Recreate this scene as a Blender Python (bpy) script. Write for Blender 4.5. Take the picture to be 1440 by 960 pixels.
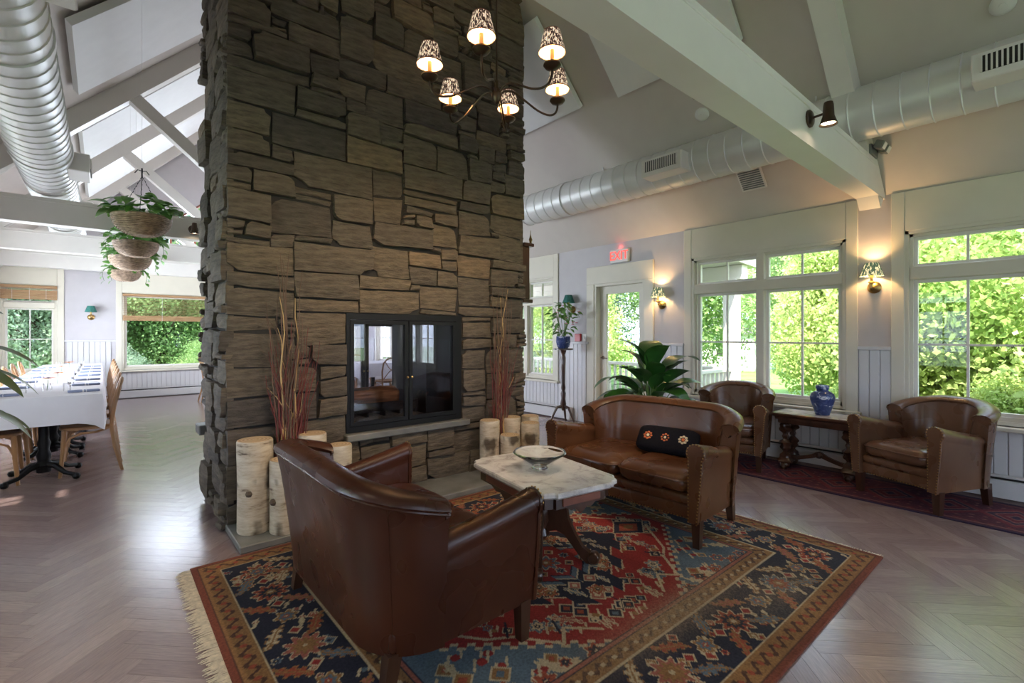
import bpy, bmesh, math, random
import numpy as np
from mathutils import Vector, Matrix, noise
for o in list(bpy.data.objects): bpy.data.objects.remove(o)
SC = bpy.context.scene
COL = SC.collection
R = math.radians
rng = random.Random(7)
PI = math.pi

# ------------------------------------------------------------------ camera, world, sun, exposure
cam = bpy.data.objects.new('camera', bpy.data.cameras.new('camera'))
COL.objects.link(cam)
cam.location = (0, 0, 1.35)
cam.rotation_euler = (R(90), 0, R(-40.46))
cam.data.lens = 16.875
cam.data.sensor_width = 36
cam.data.shift_y = -10 / 1440
cam.data.clip_start = 0.05
SC.camera = cam
world = bpy.data.worlds.new('sky'); SC.world = world; world.use_nodes = True
bg = world.node_tree.nodes['Background']
bg.inputs[0].default_value = (0.62, 0.76, 1.0, 1); bg.inputs[1].default_value = 4.0
sun = bpy.data.objects.new('sun', bpy.data.lights.new('sun', 'SUN')); COL.objects.link(sun)
sun.data.energy = 9.0; sun.data.angle = R(1.0); sun.data.color = (1.0, .93, .8)
sun.rotation_euler = Vector((-.55, -.25, .8)).to_track_quat('Z', 'Y').to_euler()
SC.view_settings.view_transform = 'Standard'
SC.view_settings.look = 'None'
SC.view_settings.gamma = 1
SC.view_settings.use_curve_mapping = False
SC.view_settings.exposure = 0.7

def window_light(loc, direction, sx, sy, power, color=(.74, .83, 1.0)):
    # added area light outside a window, boosting the daylight indoors
    l = bpy.data.lights.new('window_daylight', 'AREA'); l.shape = 'RECTANGLE'
    l.size = sx; l.size_y = sy; l.energy = power; l.color = color
    o = bpy.data.objects.new('window_daylight', l); COL.objects.link(o)
    o.location = loc; o.rotation_euler = (-Vector(direction)).to_track_quat('Z', 'Y').to_euler()
# added lights at unseen windows behind the camera and in the left wall
window_light((.3, -4.25, 1.5), (0, 1, 0), 2.0, 1.7, 9)
window_light((3.9, -4.25, 1.5), (0, 1, 0), 2.4, 1.7, 9)
for y, p in ((-1.6, 10), (2.2, 16), (5.05, 18), (8.6, 250), (11.2, 220)):
    window_light((-1.95, y, 1.5), (1, 0, 0), 1.7 if y != 5.05 else 1.0, 1.7, p)
window_light((5.95, -2.58, 1.5), (-1, 0, 0), 1.6, 1.7, 60)      # added light at the right-wall window beside the camera
for y in (8.8, 11.4): window_light((5.95, y, 1.5), (-1, 0, 0), 1.6, 1.7, 130)
window_light((5.04, 13.25, 1.5), (0, -1, 0), .7, 1.7, 60)
window_light((2.0, 13.3, 3.4), (0, -1, .1), 3.0, 1.4, 190)        # added area light behind the far gable window

# ------------------------------------------------------------------ materials
MATS = {}
def nt(name):
    m = bpy.data.materials.new(name); m.use_nodes = True
    t = m.node_tree; b = t.nodes['Principled BSDF']
    MATS[name] = m
    return m, t, b
def ND(t, typ, **kw):
    n = t.nodes.new(typ)
    for k, v in kw.items():
        if k.startswith('i_'):
            n.inputs[k[2:].replace('_', ' ')].default_value = v
        else: setattr(n, k, v)
    return n
def ramp(t, fac, stops):
    n = t.nodes.new('ShaderNodeValToRGB'); e = n.color_ramp.elements
    while len(e) < len(stops): e.new(.5)
    for el, (p, c) in zip(e, stops): el.position = p; el.color = (*c, 1)
    t.links.new(fac, n.inputs[0]); return n.outputs[0]
def coords(t, scale=(1, 1, 1), kind='Object'):
    tc = t.nodes.new('ShaderNodeTexCoord'); mp = t.nodes.new('ShaderNodeMapping')
    mp.inputs['Scale'].default_value = scale
    t.links.new(tc.outputs[kind], mp.inputs[0]); return mp.outputs[0]
def bump(t, b, h, strength=.3, dist=.01):
    n = ND(t, 'ShaderNodeBump'); n.inputs['Strength'].default_value = strength; n.inputs['Distance'].default_value = dist
    t.links.new(h, n.inputs['Height']); t.links.new(n.outputs[0], b.inputs['Normal'])
def simple(name, col, rough=.5, metal=0, var=.0, vscale=6, bmp=0, bscale=40, coat=0, spec=.5, stretch=(1, 1, 1)):
    m, t, b = nt(name)
    b.inputs['Base Color'].default_value = (*col, 1); b.inputs['Roughness'].default_value = rough
    b.inputs['Metallic'].default_value = metal; b.inputs['Coat Weight'].default_value = coat
    b.inputs['Specular IOR Level'].default_value = spec
    if var:
        n = ND(t, 'ShaderNodeTexNoise', i_Scale=vscale, i_Detail=4.0)
        t.links.new(coords(t, stretch), n.inputs['Vector'])
        lo = tuple(c * (1 - var) for c in col); hi = tuple(min(1, c * (1 + var)) for c in col)
        t.links.new(ramp(t, n.outputs[0], [(.3, lo), (.7, hi)]), b.inputs['Base Color'])
    if bmp:
        n2 = ND(t, 'ShaderNodeTexNoise', i_Scale=bscale, i_Detail=4.0)
        t.links.new(coords(t, stretch), n2.inputs['Vector']); bump(t, b, n2.outputs[0], bmp)
    return m
simple('wall_paint', (.52, .485, .49), .6, var=.03)
simple('cream_paint', (.66, .61, .50), .45, var=.02)
simple('white_paint', (.75, .71, .655), .4, var=.02)
simple('board_paint', (.64, .62, .62), .45, var=.02)
simple('ceiling_paint', (.61, .545, .49), .7, var=.02)
simple('panel_fabric', (.80, .79, .77), .8, var=.02)
simple('duct_metal', (.72, .71, .68), .42, .25, var=.04, vscale=3)
simple('dark_slot', (.02, .018, .015), .7)
simple('black_iron', (.008, .008, .009), .5, .15, spec=.3)
simple('bronze', (.10, .07, .05), .35, .85, var=.2)
simple('brass', (.42, .27, .10), .3, .95, var=.15)
simple('candle_sleeve', (.45, .28, .16), .6)
simple('dark_wood', (.055, .022, .012), .28, var=.5, vscale=9, coat=.4, stretch=(1, 1, .25))
simple('red_wood', (.22, .075, .045), .4, var=.3)
simple('oak_bent', (.36, .19, .085), .38, var=.35, vscale=7, stretch=(1, 1, .3))
simple('cloth_white', (.78, .76, .80), .8, var=.03, bmp=.05, bscale=300)
simple('napkin_blue', (.28, .32, .47), .85, var=.1, vscale=30)
simple('slate', (.17, .165, .155), .5, var=.3, vscale=5, bmp=.2, bscale=18)
simple('mortar', (.035, .03, .026), .9, bmp=.4, bscale=30)
simple('firebox_black', (.012, .012, .013), .5, .3, bmp=.1)
simple('ash', (.16, .13, .10), .95, var=.6, vscale=40, bmp=.8, bscale=60)
simple('plant_soil', (.05, .035, .025), .95, bmp=.5)
simple('basket_wicker', (.36, .25, .17), .7, var=.35, vscale=30)
simple('chain_dark', (.03, .03, .03), .5, .6)
simple('exit_housing', (.75, .74, .72), .4)
simple('alarm_red', (.45, .03, .03), .35)
simple('plastic_white', (.78, .76, .72), .35)
simple('grey_plastic', (.17, .18, .18), .4)
simple('stem_green', (.12, .22, .05), .5, var=.2)
simple('petal_orange', (.85, .27, .02), .6, var=.2, vscale=40)
simple('petal_pink', (.72, .18, .25), .6)
simple('cushion_black', (.010, .009, .012), .9, spec=.1, var=.2, vscale=80, bmp=.15, bscale=250)
simple('embroidery_rust', (.55, .13, .04), .8, var=.5, vscale=90)
simple('embroidery_cream', (.62, .50, .32), .8, var=.4, vscale=90)
simple('pot_dark', (.08, .085, .08), .4, var=.3)
simple('lawn', (.16, .30, .06), .9, var=.4, vscale=1.2)
simple('bark_brown', (.12, .085, .06), .9, var=.4, bmp=.6, bscale=25, stretch=(1, 1, .2))
simple('twig_red', (.17, .035, .03), .6, var=.3)
simple('twig_gold', (.50, .32, .14), .55, var=.3)
simple('twig_brown', (.15, .09, .06), .7, var=.3)
simple('shingle', (.20, .19, .19), .8, var=.2)
simple('fringe_wool', (.66, .56, .42), .9, var=.2, vscale=60)

def wood_fire():
    m, t, b = nt('fire_log')
    n = ND(t, 'ShaderNodeTexNoise', i_Scale=5.0, i_Detail=6.0); t.links.new(coords(t, (.5, 5, 5)), n.inputs['Vector'])
    t.links.new(ramp(t, n.outputs[0], [(.3, (.05, .025, .015)), (.5, (.25, .10, .04)), (.7, (.42, .2, .09))]), b.inputs['Base Color'])
    b.inputs['Roughness'].default_value = .8; bump(t, b, n.outputs[0], .6, .02)
wood_fire()
def tone_mat(name, stops, rough, grain_scale, grain_stretch, grain_amt, bmp, coat=0, kind='Object', bd=.01, spec=.5):
    """Per-piece tone attribute + directional grain."""
    m, t, b = nt(name)
    a = ND(t, 'ShaderNodeAttribute', attribute_name='tone')
    base = ramp(t, a.outputs['Fac'], stops)
    n = ND(t, 'ShaderNodeTexNoise', i_Scale=grain_scale, i_Detail=7.0, i_Roughness=.65)
    t.links.new(coords(t, grain_stretch, kind), n.inputs['Vector'])
    g = ramp(t, n.outputs[0], [(.25, (1 - grain_amt,) * 3), (.75, (1 + grain_amt * .6,) * 3)])
    mx = ND(t, 'ShaderNodeMix', data_type='RGBA', blend_type='MULTIPLY'); mx.inputs[0].default_value = 1
    t.links.new(base, mx.inputs[6]); t.links.new(g, mx.inputs[7]); t.links.new(mx.outputs[2], b.inputs['Base Color'])
    b.inputs['Roughness'].default_value = rough; b.inputs['Coat Weight'].default_value = coat; b.inputs['Coat Roughness'].default_value = .2
    b.inputs['Specular IOR Level'].default_value = spec
    bump(t, b, n.outputs[0], bmp, bd)
    return m
tone_mat('stone', [(0, (.095, .075, .060)), (.4, (.145, .112, .082)), (.65, (.165, .125, .086)), (.9, (.205, .150, .098)), (1, (.25, .172, .105))],
         .72, 4.5, (1.6, 1.6, 8), .68, 1.0, bd=.03)
tone_mat('floor_oak', [(0, (.245, .170, .165)), (.5, (.285, .205, .20)), (1, (.325, .24, .23))], .23, 9, (1.2, 16, 1), .30, .08, coat=.3, kind='UV', bd=.002)

def leather(name, dark, light):
    m, t, b = nt(name)
    n = ND(t, 'ShaderNodeTexNoise', i_Scale=2.6, i_Detail=1.5); t.links.new(coords(t), n.inputs['Vector'])
    t.links.new(ramp(t, n.outputs[0], [(.2, dark), (.8, light)]), b.inputs['Base Color'])
    n2 = ND(t, 'ShaderNodeTexNoise', i_Scale=7.0, i_Detail=1.0); t.links.new(coords(t), n2.inputs['Vector'])
    rr = t.nodes.new('ShaderNodeMapRange'); rr.inputs[3].default_value = .20; rr.inputs[4].default_value = .38
    t.links.new(n2.outputs[0], rr.inputs[0]); t.links.new(rr.outputs[0], b.inputs['Roughness'])
    v = ND(t, 'ShaderNodeTexNoise', i_Scale=26.0, i_Detail=3.0, i_Roughness=.5); t.links.new(coords(t), v.inputs['Vector'])
    bump(t, b, v.outputs[0], .15, .004)
    b.inputs['Specular IOR Level'].default_value = .45
leather('leather_dark', (.026, .007, .004), (.075, .022, .010))
leather('leather_brown', (.055, .018, .008), (.15, .060, .024))
leather('leather_tan', (.080, .034, .018), (.17, .085, .046))
def marble():
    m, t, b = nt('marble')
    n = ND(t, 'ShaderNodeTexNoise', i_Scale=7.0, i_Detail=9.0, i_Roughness=.7, i_Distortion=1.2); t.links.new(coords(t), n.inputs['Vector'])
    t.links.new(ramp(t, n.outputs[0], [(.35, (.36, .32, .31)), (.5, (.62, .58, .55)), (.7, (.72, .69, .66))]), b.inputs['Base Color'])
    b.inputs['Roughness'].default_value = .16
marble()
def birch():
    m, t, b = nt('birch_bark')
    n = ND(t, 'ShaderNodeTexNoise', i_Scale=5.0, i_Detail=7.0, i_Roughness=.7); t.links.new(coords(t, (1, 1, 5)), n.inputs['Vector'])
    n2 = ND(t, 'ShaderNodeTexNoise', i_Scale=4.5, i_Detail=3.0); t.links.new(coords(t), n2.inputs['Vector'])
    c1 = ramp(t, n.outputs[0], [(.32, (.12, .08, .055)), (.42, (.50, .40, .29)), (.6, (.66, .57, .45)), (.8, (.74, .67, .56))])
    c2 = ramp(t, n2.outputs[0], [(.34, (.10, .075, .06)), (.43, (1, 1, 1))])
    mx = ND(t, 'ShaderNodeMix', data_type='RGBA', blend_type='MULTIPLY'); mx.inputs[0].default_value = .9
    t.links.new(c1, mx.inputs[6]); t.links.new(c2, mx.inputs[7]); t.links.new(mx.outputs[2], b.inputs['Base Color'])
    b.inputs['Roughness'].default_value = .75; bump(t, b, n.outputs[0], .35)
birch()
def cut_wood():
    m, t, b = nt('cut_wood')
    w = ND(t, 'ShaderNodeTexWave', wave_type='RINGS', rings_direction='Z', i_Scale=14.0, i_Distortion=2.0); t.links.new(coords(t), w.inputs['Vector'])
    t.links.new(ramp(t, w.outputs[0], [(0, (.46, .31, .18)), (1, (.62, .46, .29))]), b.inputs['Base Color']); b.inputs['Roughness'].default_value = .8
cut_wood()
def glass(name, tint=(1, 1, 1), fac=.06, rough=0.0):
    m, t, b = nt(name); t.nodes.remove(b)
    tr = ND(t, 'ShaderNodeBsdfTransparent'); tr.inputs[0].default_value = (*tint, 1)
    gl = ND(t, 'ShaderNodeBsdfGlossy'); gl.inputs['Roughness'].default_value = rough
    mx = t.nodes.new('ShaderNodeMixShader'); fr = ND(t, 'ShaderNodeFresnel', i_IOR=1.45)
    ad = ND(t, 'ShaderNodeMath', operation='MULTIPLY'); ad.inputs[1].default_value = fac / .04
    t.links.new(fr.outputs[0], ad.inputs[0]); t.links.new(ad.outputs[0], mx.inputs[0])
    t.links.new(tr.outputs[0], mx.inputs[1]); t.links.new(gl.outputs[0], mx.inputs[2])
    t.links.new(mx.outputs[0], t.nodes['Material Output'].inputs[0])
glass('window_glass', fac=.02)
glass('fire_glass', tint=(.82, .82, .84), fac=.05)
def crystal():
    m, t, b = nt('crystal')
    b.inputs['Base Color'].default_value = (1, 1, 1, 1); b.inputs['Roughness'].default_value = .02
    b.inputs['Transmission Weight'].default_value = 1; b.inputs['IOR'].default_value = 1.48
crystal()
def leaf_mat(name, c1, c2, trans=.35, rough=.4, scale=3.0, spec=.5):
    m, t, b = nt(name)
    n = ND(t, 'ShaderNodeTexNoise', i_Scale=scale, i_Detail=3.0); t.links.new(coords(t), n.inputs['Vector'])
    col = ramp(t, n.outputs[0], [(.35, c1), (.65, c2)])
    t.links.new(col, b.inputs['Base Color']); b.inputs['Roughness'].default_value = rough; b.inputs['Specular IOR Level'].default_value = spec
    if trans:
        tl = ND(t, 'ShaderNodeBsdfTranslucent'); t.links.new(col, tl.inputs[0])
        mx = t.nodes.new('ShaderNodeMixShader'); mx.inputs[0].default_value = trans
        t.links.new(b.outputs[0], mx.inputs[1]); t.links.new(tl.outputs[0], mx.inputs[2])
        t.links.new(mx.outputs[0], t.nodes['Material Output'].inputs[0])
leaf_mat('leaf_lily', (.025, .085, .018), (.05, .17, .03), .15, .28)
leaf_mat('leaf_pothos', (.06, .20, .03), (.22, .42, .10), .25, .35, 12)
leaf_mat('leaf_rubber', (.05, .11, .03), (.13, .16, .05), .15, .35)
leaf_mat('leaf_small', (.09, .22, .04), (.20, .36, .09), .25, .45, 10)
leaf_mat('tree_yellow', (.34, .50, .13), (.66, .74, .32), .45, .6, .9, .2)
leaf_mat('tree_green', (.20, .38, .13), (.46, .60, .27), .4, .6, .6, .2)
leaf_mat('tree_blue', (.20, .34, .23), (.46, .56, .42), .4, .6, .5, .2)
def emit(name, col, strength):
    m, t, b = nt(name); b.inputs['Base Color'].default_value = (*col, 1)
    b.inputs['Emission Color'].default_value = (*col, 1); b.inputs['Emission Strength'].default_value = strength
emit('bulb_warm', (1, .62, .28), 14)
emit('spot_bulb', (1, .78, .55), 10)
emit('exit_letters', (.95, .06, .04), 1.1)
def shade(name, lit, pattern_dark, glow, strength, scale):
    m, t, b = nt(name)
    n = ND(t, 'ShaderNodeTexNoise', i_Scale=scale, i_Detail=2.0, i_Distortion=.6); t.links.new(coords(t, (1, 1, .3)), n.inputs['Vector'])
    col = ramp(t, n.outputs[0], [(.49, pattern_dark), (.58, lit)])
    t.links.new(col, b.inputs['Base Color']); b.inputs['Roughness'].default_value = .8
    mx = ND(t, 'ShaderNodeMix', data_type='RGBA', blend_type='MULTIPLY'); mx.inputs[0].default_value = 1
    mx.inputs[7].default_value = (*glow, 1); t.links.new(col, mx.inputs[6]); t.links.new(mx.outputs[2], b.inputs['Emission Color'])
    b.inputs['Emission Strength'].default_value = strength
shade('chandelier_shade', (.95, .85, .75), (.035, .02, .02), (1, .80, .62), .55, 120)
shade('shade_liner', (.95, .75, .5), (.9, .68, .42), (1, .66, .34), .22, 5)
shade('sconce_shade', (.85, .80, .62), (.08, .13, .10), (1, .85, .55), .7, 70)
simple('shade_green', (.03, .16, .13), .7, var=.3, vscale=60)
def bamboo():
    m, t, b = nt('bamboo')
    n = ND(t, 'ShaderNodeTexNoise', i_Scale=6.0, i_Detail=4.0); t.links.new(coords(t, (.4, 1, 30)), n.inputs['Vector'])
    t.links.new(ramp(t, n.outputs[0], [(.3, (.26, .13, .055)), (.7, (.52, .32, .16))]), b.inputs['Base Color']); b.inputs['Roughness'].default_value = .7
bamboo()
def porcelain():
    m, t, b = nt('porcelain_blue')
    n = ND(t, 'ShaderNodeTexNoise', i_Scale=16.0, i_Detail=3.0, i_Distortion=1.5); t.links.new(coords(t), n.inputs['Vector'])
    t.links.new(ramp(t, n.outputs[0], [(.45, (.035, .055, .16)), (.60, (.07, .10, .24)), (.66, (.55, .58, .66))]), b.inputs['Base Color'])
    b.inputs['Roughness'].default_value = .15
porcelain()
def rugmat(name):
    m, t, b = nt(name)
    a = ND(t, 'ShaderNodeAttribute', attribute_name='knot')
    n = ND(t, 'ShaderNodeTexNoise', i_Scale=90.0, i_Detail=3.0); t.links.new(coords(t), n.inputs['Vector'])
    g = ramp(t, n.outputs[0], [(.3, (.72, .72, .72)), (.7, (1.15, 1.15, 1.15))])
    mx = ND(t, 'ShaderNodeMix', data_type='RGBA', blend_type='MULTIPLY'); mx.inputs[0].default_value = 1
    t.links.new(a.outputs['Color'], mx.inputs[6]); t.links.new(g, mx.inputs[7]); t.links.new(mx.outputs[2], b.inputs['Base Color'])
    b.inputs['Roughness'].default_value = .85; b.inputs['Specular IOR Level'].default_value = .25
    bump(t, b, n.outputs[0], .4, .003)
rugmat('rug_wool')

# ------------------------------------------------------------------ mesh helpers
class MB:
    def __init__(s): s.v = []; s.f = []
    def add(s, v, f, M=None):
        k = len(s.v)
        s.v += [tuple(M @ Vector(p)) for p in v] if M is not None else [tuple(p) for p in v]
        s.f += [tuple(i + k for i in q) for q in f]; return s
    def box(s, a, b, M=None):
        x0, y0, z0 = a; x1, y1, z1 = b
        v = [(x0,y0,z0),(x1,y0,z0),(x1,y1,z0),(x0,y1,z0),(x0,y0,z1),(x1,y0,z1),(x1,y1,z1),(x0,y1,z1)]
        return s.add(v, [(3,2,1,0),(4,5,6,7),(0,1,5,4),(1,2,6,5),(2,3,7,6),(3,0,4,7)], M)
    def rbox(s, a, b, r=.01, seg=2, M=None):
        bm = bmesh.new(); bmesh.ops.create_cube(bm, size=1)
        for v in bm.verts:
            v.co = Vector([a[i] + (b[i] - a[i]) * (v.co[i] + .5) for i in range(3)])
        r = min(r, .49 * min(abs(b[i] - a[i]) for i in range(3)))
        bmesh.ops.bevel(bm, geom=bm.edges[:], offset=r, segments=seg, profile=.5, affect='EDGES')
        bm.verts.index_update()
        s.add([v.co.copy() for v in bm.verts], [tuple(v.index for v in f.verts) for f in bm.faces], M); bm.free(); return s
    def loft(s, rings, closed=True, cap=True, M=None):
        n = len(rings[0]); v = [p for r in rings for p in r]; f = []
        for i in range(len(rings) - 1):
            for j in range(n if closed else n - 1):
                k = (j + 1) % n
                f.append((i*n+j, i*n+k, (i+1)*n+k, (i+1)*n+j))
        if cap and closed: f.append(tuple(range(n))[::-1]); f.append(tuple((len(rings)-1)*n + j for j in range(n)))
        return s.add(v, f, M)
    def lathe(s, prof, n=20, M=None, cap=True):
        return s.loft([[(r*math.cos(2*PI*j/n), r*math.sin(2*PI*j/n), z) for j in range(n)] for r, z in prof], True, cap, M)
    def tube(s, path, r, n=8, M=None):
        P = [Vector(p) for p in path]; rings = []; up = None
        for i, p in enumerate(P):
            d = (P[min(i+1, len(P)-1)] - P[max(i-1, 0)]).normalized()
            if up is None: up = d.orthogonal().normalized()
            up = (up - d * up.dot(d)).normalized(); w = d.cross(up)
            rr = r[i] if isinstance(r, (list, tuple)) else r
            rings.append([p + (up*math.cos(2*PI*j/n) + w*math.sin(2*PI*j/n))*rr for j in range(n)])
        return s.loft(rings, True, True, M)
    def prism(s, poly, h0, h1, M=None):   # polygon in xy extruded along z
        n = len(poly)
        v = [(x, y, h0) for x, y in poly] + [(x, y, h1) for x, y in poly]
        f = [tuple(range(n))[::-1], tuple(range(n, 2*n))] + [(i, (i+1) % n, n+(i+1) % n, n+i) for i in range(n)]
        return s.add(v, f, M)
    def mesh(s, name, mat, smooth=False, tone=None):
        me = bpy.data.meshes.new(name); me.from_pydata(s.v, [], s.f)
        bm = bmesh.new(); bm.from_mesh(me); bmesh.ops.recalc_face_normals(bm, faces=bm.faces[:]); bm.to_mesh(me); bm.free()
        me.materials.append(MATS[mat])
        if smooth:
            me.shade_smooth()
            if smooth != 'all': me.set_sharp_from_angle(angle=R(40))
        if tone is not None:
            a = me.attributes.new('tone', 'FLOAT', 'POINT'); a.data.foreach_set('value', [tone]*len(me.vertices))
        return me
    def build(s, name, mat, parent=None, smooth=False, loc=None, tone=None):
        return ob(name, s.mesh(name, mat, smooth, tone), parent, loc)
def ob(name, me, parent=None, loc=None, rot=None):
    o = bpy.data.objects.new(name, me); COL.objects.link(o)
    if parent: o.parent = parent
    if loc is not None: o.location = loc
    if rot is not None: o.rotation_euler = rot
    return o
def tag(o, label, cat, group=None):
    o['label'] = label; o['category'] = cat
    if group: o['group'] = group
    return o
def thing(name, label, cat, loc=(0,0,0), rz=0, group=None):
    o = bpy.data.objects.new(name, None); COL.objects.link(o); o.location = loc; o.rotation_euler = (0,0,rz); o.empty_display_size = .1
    return tag(o, label, cat, group)
def struct(o, label=None):
    o['kind'] = 'structure'
    if label: o['label'] = label
    return o
def sempty(name, loc=(0,0,0), rz=0):
    o = bpy.data.objects.new(name, None); COL.objects.link(o); o.location = loc; o.rotation_euler = (0,0,rz); return struct(o)
def copy_tree(o, parent=None):
    c = o.copy(); COL.objects.link(c); c.parent = parent
    for ch in o.children: copy_tree(ch, c)
    return c
def sph(mb, c, r, n=8, sz=1.0):
    k = n // 2
    return mb.lathe([(max(1e-4, r*math.sin(PI*i/k)), -r*sz*math.cos(PI*i/k)) for i in range(k+1)], n, Matrix.Translation(c))
def smooth(P, k=4):
    P = [Vector(p) for p in P]; Q = [P[0]*2-P[1]]+P+[P[-1]*2-P[-2]]; out = []
    for i in range(1, len(Q)-2):
        a, b, c, d = Q[i-1:i+3]
        for j in range(k):
            t = j/k; out.append(.5*((2*b)+(c-a)*t+(2*a-5*b+4*c-d)*t*t+(3*b-a-3*c+d)*t**3))
    return out+[P[-1]]
def T(*p): return Matrix.Translation(p)
def RZ(a): return Matrix.Rotation(a, 4, 'Z')
def RX(a): return Matrix.Rotation(a, 4, 'X')
def RY(a): return Matrix.Rotation(a, 4, 'Y')

# ------------------------------------------------------------------ room shell
X0, X1, Y0, Y1, WH, RIDGE = -1.65, 5.65, -4.0, 13.0, 2.67, 6.32
SL = (RIDGE - WH) / (2.0 - X0)
def ceil_z(x): return WH + SL * (x - X0) if x < 2 else WH + SL * (X1 - x)
# openings: (u0, u1, z0, z1) along the wall
WZ0, WZ1, TR0, TR1 = .60, 2.30, 1.85, 1.97
right_open = [(-.63, 1.02, WZ0, WZ1), (1.48, 3.13, WZ0, WZ1), (3.82, 4.70, 0, 2.10), (5.55, 6.95, WZ0, WZ1), (8.0, 9.65, WZ0, WZ1), (10.6, 12.25, WZ0, WZ1), (-3.4, -1.75, WZ0, WZ1)]
far_open = [(-1.45, -.68, WZ0, WZ1), (.31, 3.69, WZ0, 2.22), (4.68, 5.4, WZ0, WZ1)]
left_open = [(-2.5, -.7, WZ0, WZ1), (1.3, 3.1, WZ0, WZ1), (4.5, 5.6, WZ0, WZ1), (7.7, 9.5, WZ0, WZ1), (10.3, 12.1, WZ0, WZ1)]
back_open = [(-.7, 1.3, WZ0, WZ1), (2.7, 5.1, WZ0, WZ1)]
def wall_mesh(name, u0, u1, top, opens, place, th=.16):
    """place(u, n, z): n = distance behind the inner face."""
    mb = MB(); us = sorted({u0, u1, *[o[0] for o in opens], *[o[1] for o in opens]})
    for a, b in zip(us, us[1:]):
        cuts = [(o[2], o[3]) for o in opens if o[0] <= a + 1e-6 and o[1] >= b - 1e-6]
        z = -.05
        for c in sorted(cuts) + [(top, top)]:
            if c[0] - z > 1e-3:
                p = place(a, 0, z); q = place(b, th, c[0])
                mb.box([min(p[i], q[i]) for i in range(3)], [max(p[i], q[i]) for i in range(3)])
            z = c[1]
    return mb.build(name, 'wall_paint')
wall_right = struct(wall_mesh('wall_right', Y0, Y1, WH, right_open, lambda u, n, z: (X1 + n, u, z)))
wall_left = struct(wall_mesh('wall_left', Y0, Y1, WH, left_open, lambda u, n, z: (X0 - n, u, z)))
wall_far = struct(wall_mesh('wall_far', X0 - .16, X1 + .16, WH, far_open, lambda u, n, z: (u, Y1 + n, z)))
wall_back = struct(wall_mesh('wall_back', X0 - .16, X1 + .16, WH, back_open, lambda u, n, z: (u, Y0 - n, z)))
def gable(name, y, th, tri, parent):
    # gable end above the wall with a triangular window opening tri = (half base, base z, apex z)
    hb, zb, za = tri
    outer = [(X0 - .16, WH), (X1 + .16, WH), (2.0, RIDGE + .16)]
    inner = [(2 - hb, zb), (2 + hb, zb), (2.0, za)]
    v = [(x, y, z) for x, z in outer + inner] + [(x, y + th, z) for x, z in outer + inner]
    f = []
    for i in range(3):
        j = (i + 1) % 3
        f += [(i, j, 3 + j, 3 + i), (6 + i, 6 + j, 9 + j, 9 + i), (i, j, 6 + j, 6 + i), (3 + i, 3 + j, 9 + j, 9 + i)]
    return MB().add(v, f).build(name, 'wall_paint', parent)
gable('gable_end', Y1, .16, (2.1, 2.72, 4.6), wall_far)
gable('gable_end', Y0 - .16, .16, (1.6, 3.0, 4.5), wall_back)
# ceiling: two slopes
cm = MB()
for sx in (-1, 1):
    xe = X0 - .22 if sx < 0 else X1 + .22
    ze = WH + SL * (-.22)
    th = .14
    cm.add([(xe, Y0-.5, ze), (2, Y0-.5, RIDGE), (2, Y1+.5, RIDGE), (xe, Y1+.5, ze), (xe, Y0-.5, ze+th*1.4), (2, Y0-.5, RIDGE+th*1.4), (2, Y1+.5, RIDGE+th*1.4), (xe, Y1+.5, ze+th*1.4)],
           [(0,1,2,3),(4,5,6,7),(0,1,5,4),(1,2,6,5),(2,3,7,6),(3,0,4,7)])
ceiling = struct(cm.build('ceiling', 'ceiling_paint'))
# floor: slab + herringbone planks
floor = struct(MB().box((X0-.1, Y0-.1, -.12), (X1+.1, Y1+.1, -.004)).build('floor', 'mortar'))
def clip_poly(poly):
    for ax, lim, sg in ((0, X0-.05, 1), (0, X1+.05, -1), (1, Y0-.05, 1), (1, Y1+.05, -1)):
        out = []
        for i in range(len(poly)):
            p, q = poly[i], poly[(i+1) % len(poly)]
            dp, dq = (p[ax]-lim)*sg, (q[ax]-lim)*sg
            if dp >= 0: out.append(p)
            if dp*dq < 0:
                s = dp/(dp-dq); out.append((p[0]+(q[0]-p[0])*s, p[1]+(q[1]-p[1])*s))
        poly = out
        if not poly: return poly
    return poly
def cam_d(x, y): return .649*x + .761*y
def cam_px(x, y, z=0):
    d = cam_d(x, y); r = .761*x - .649*y
    return (720 + 675*r/d, 470 - 675*(z-1.35)/d, d) if d > .05 else (0, 0, -1)
PW, NL = .088, 6
pl = []
c45 = math.cos(R(45))
def rot45(p): return ((p[0]-p[1])*c45*PW + 2.0, (p[0]+p[1])*c45*PW + 4.5)
for k in range(-190, 190):
    for m in range(-16, 17):
        for horiz in (True, False):
            if horiz: a = (k + 2*NL*m, k); dim = (NL, 1)
            else: a = (k + NL + 2*NL*m, k - NL + 1); dim = (1, NL)
            g = .006
            q = [(a[0]+g, a[1]+g), (a[0]+dim[0]-g, a[1]+g), (a[0]+dim[0]-g, a[1]+dim[1]-g), (a[0]+g, a[1]+dim[1]-g)]
            cx, cy = rot45((a[0]+dim[0]/2, a[1]+dim[1]/2))
            if not (X0-.3 < cx < X1+.3 and Y0-.3 < cy < Y1+.3): continue
            poly = clip_poly([rot45(p) for p in q])
            if len(poly) >= 3: pl.append((cx, cy, poly, horiz))
def plank_score(p):
    px, py, d = cam_px(p[0], p[1])
    if d < .9 or not (0 < px < 1440 and 560 < py < 960): return 0
    if .4 < p[0] < 3.5 and .8 < p[1] < 3.25: return 0     # under the rug
    if .66 < p[0] < 3.4 and 3.3 < p[1] < 4.7: return 0    # under the chimney
    return 1/d**2
pl.sort(key=plank_score, reverse=True)
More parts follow.
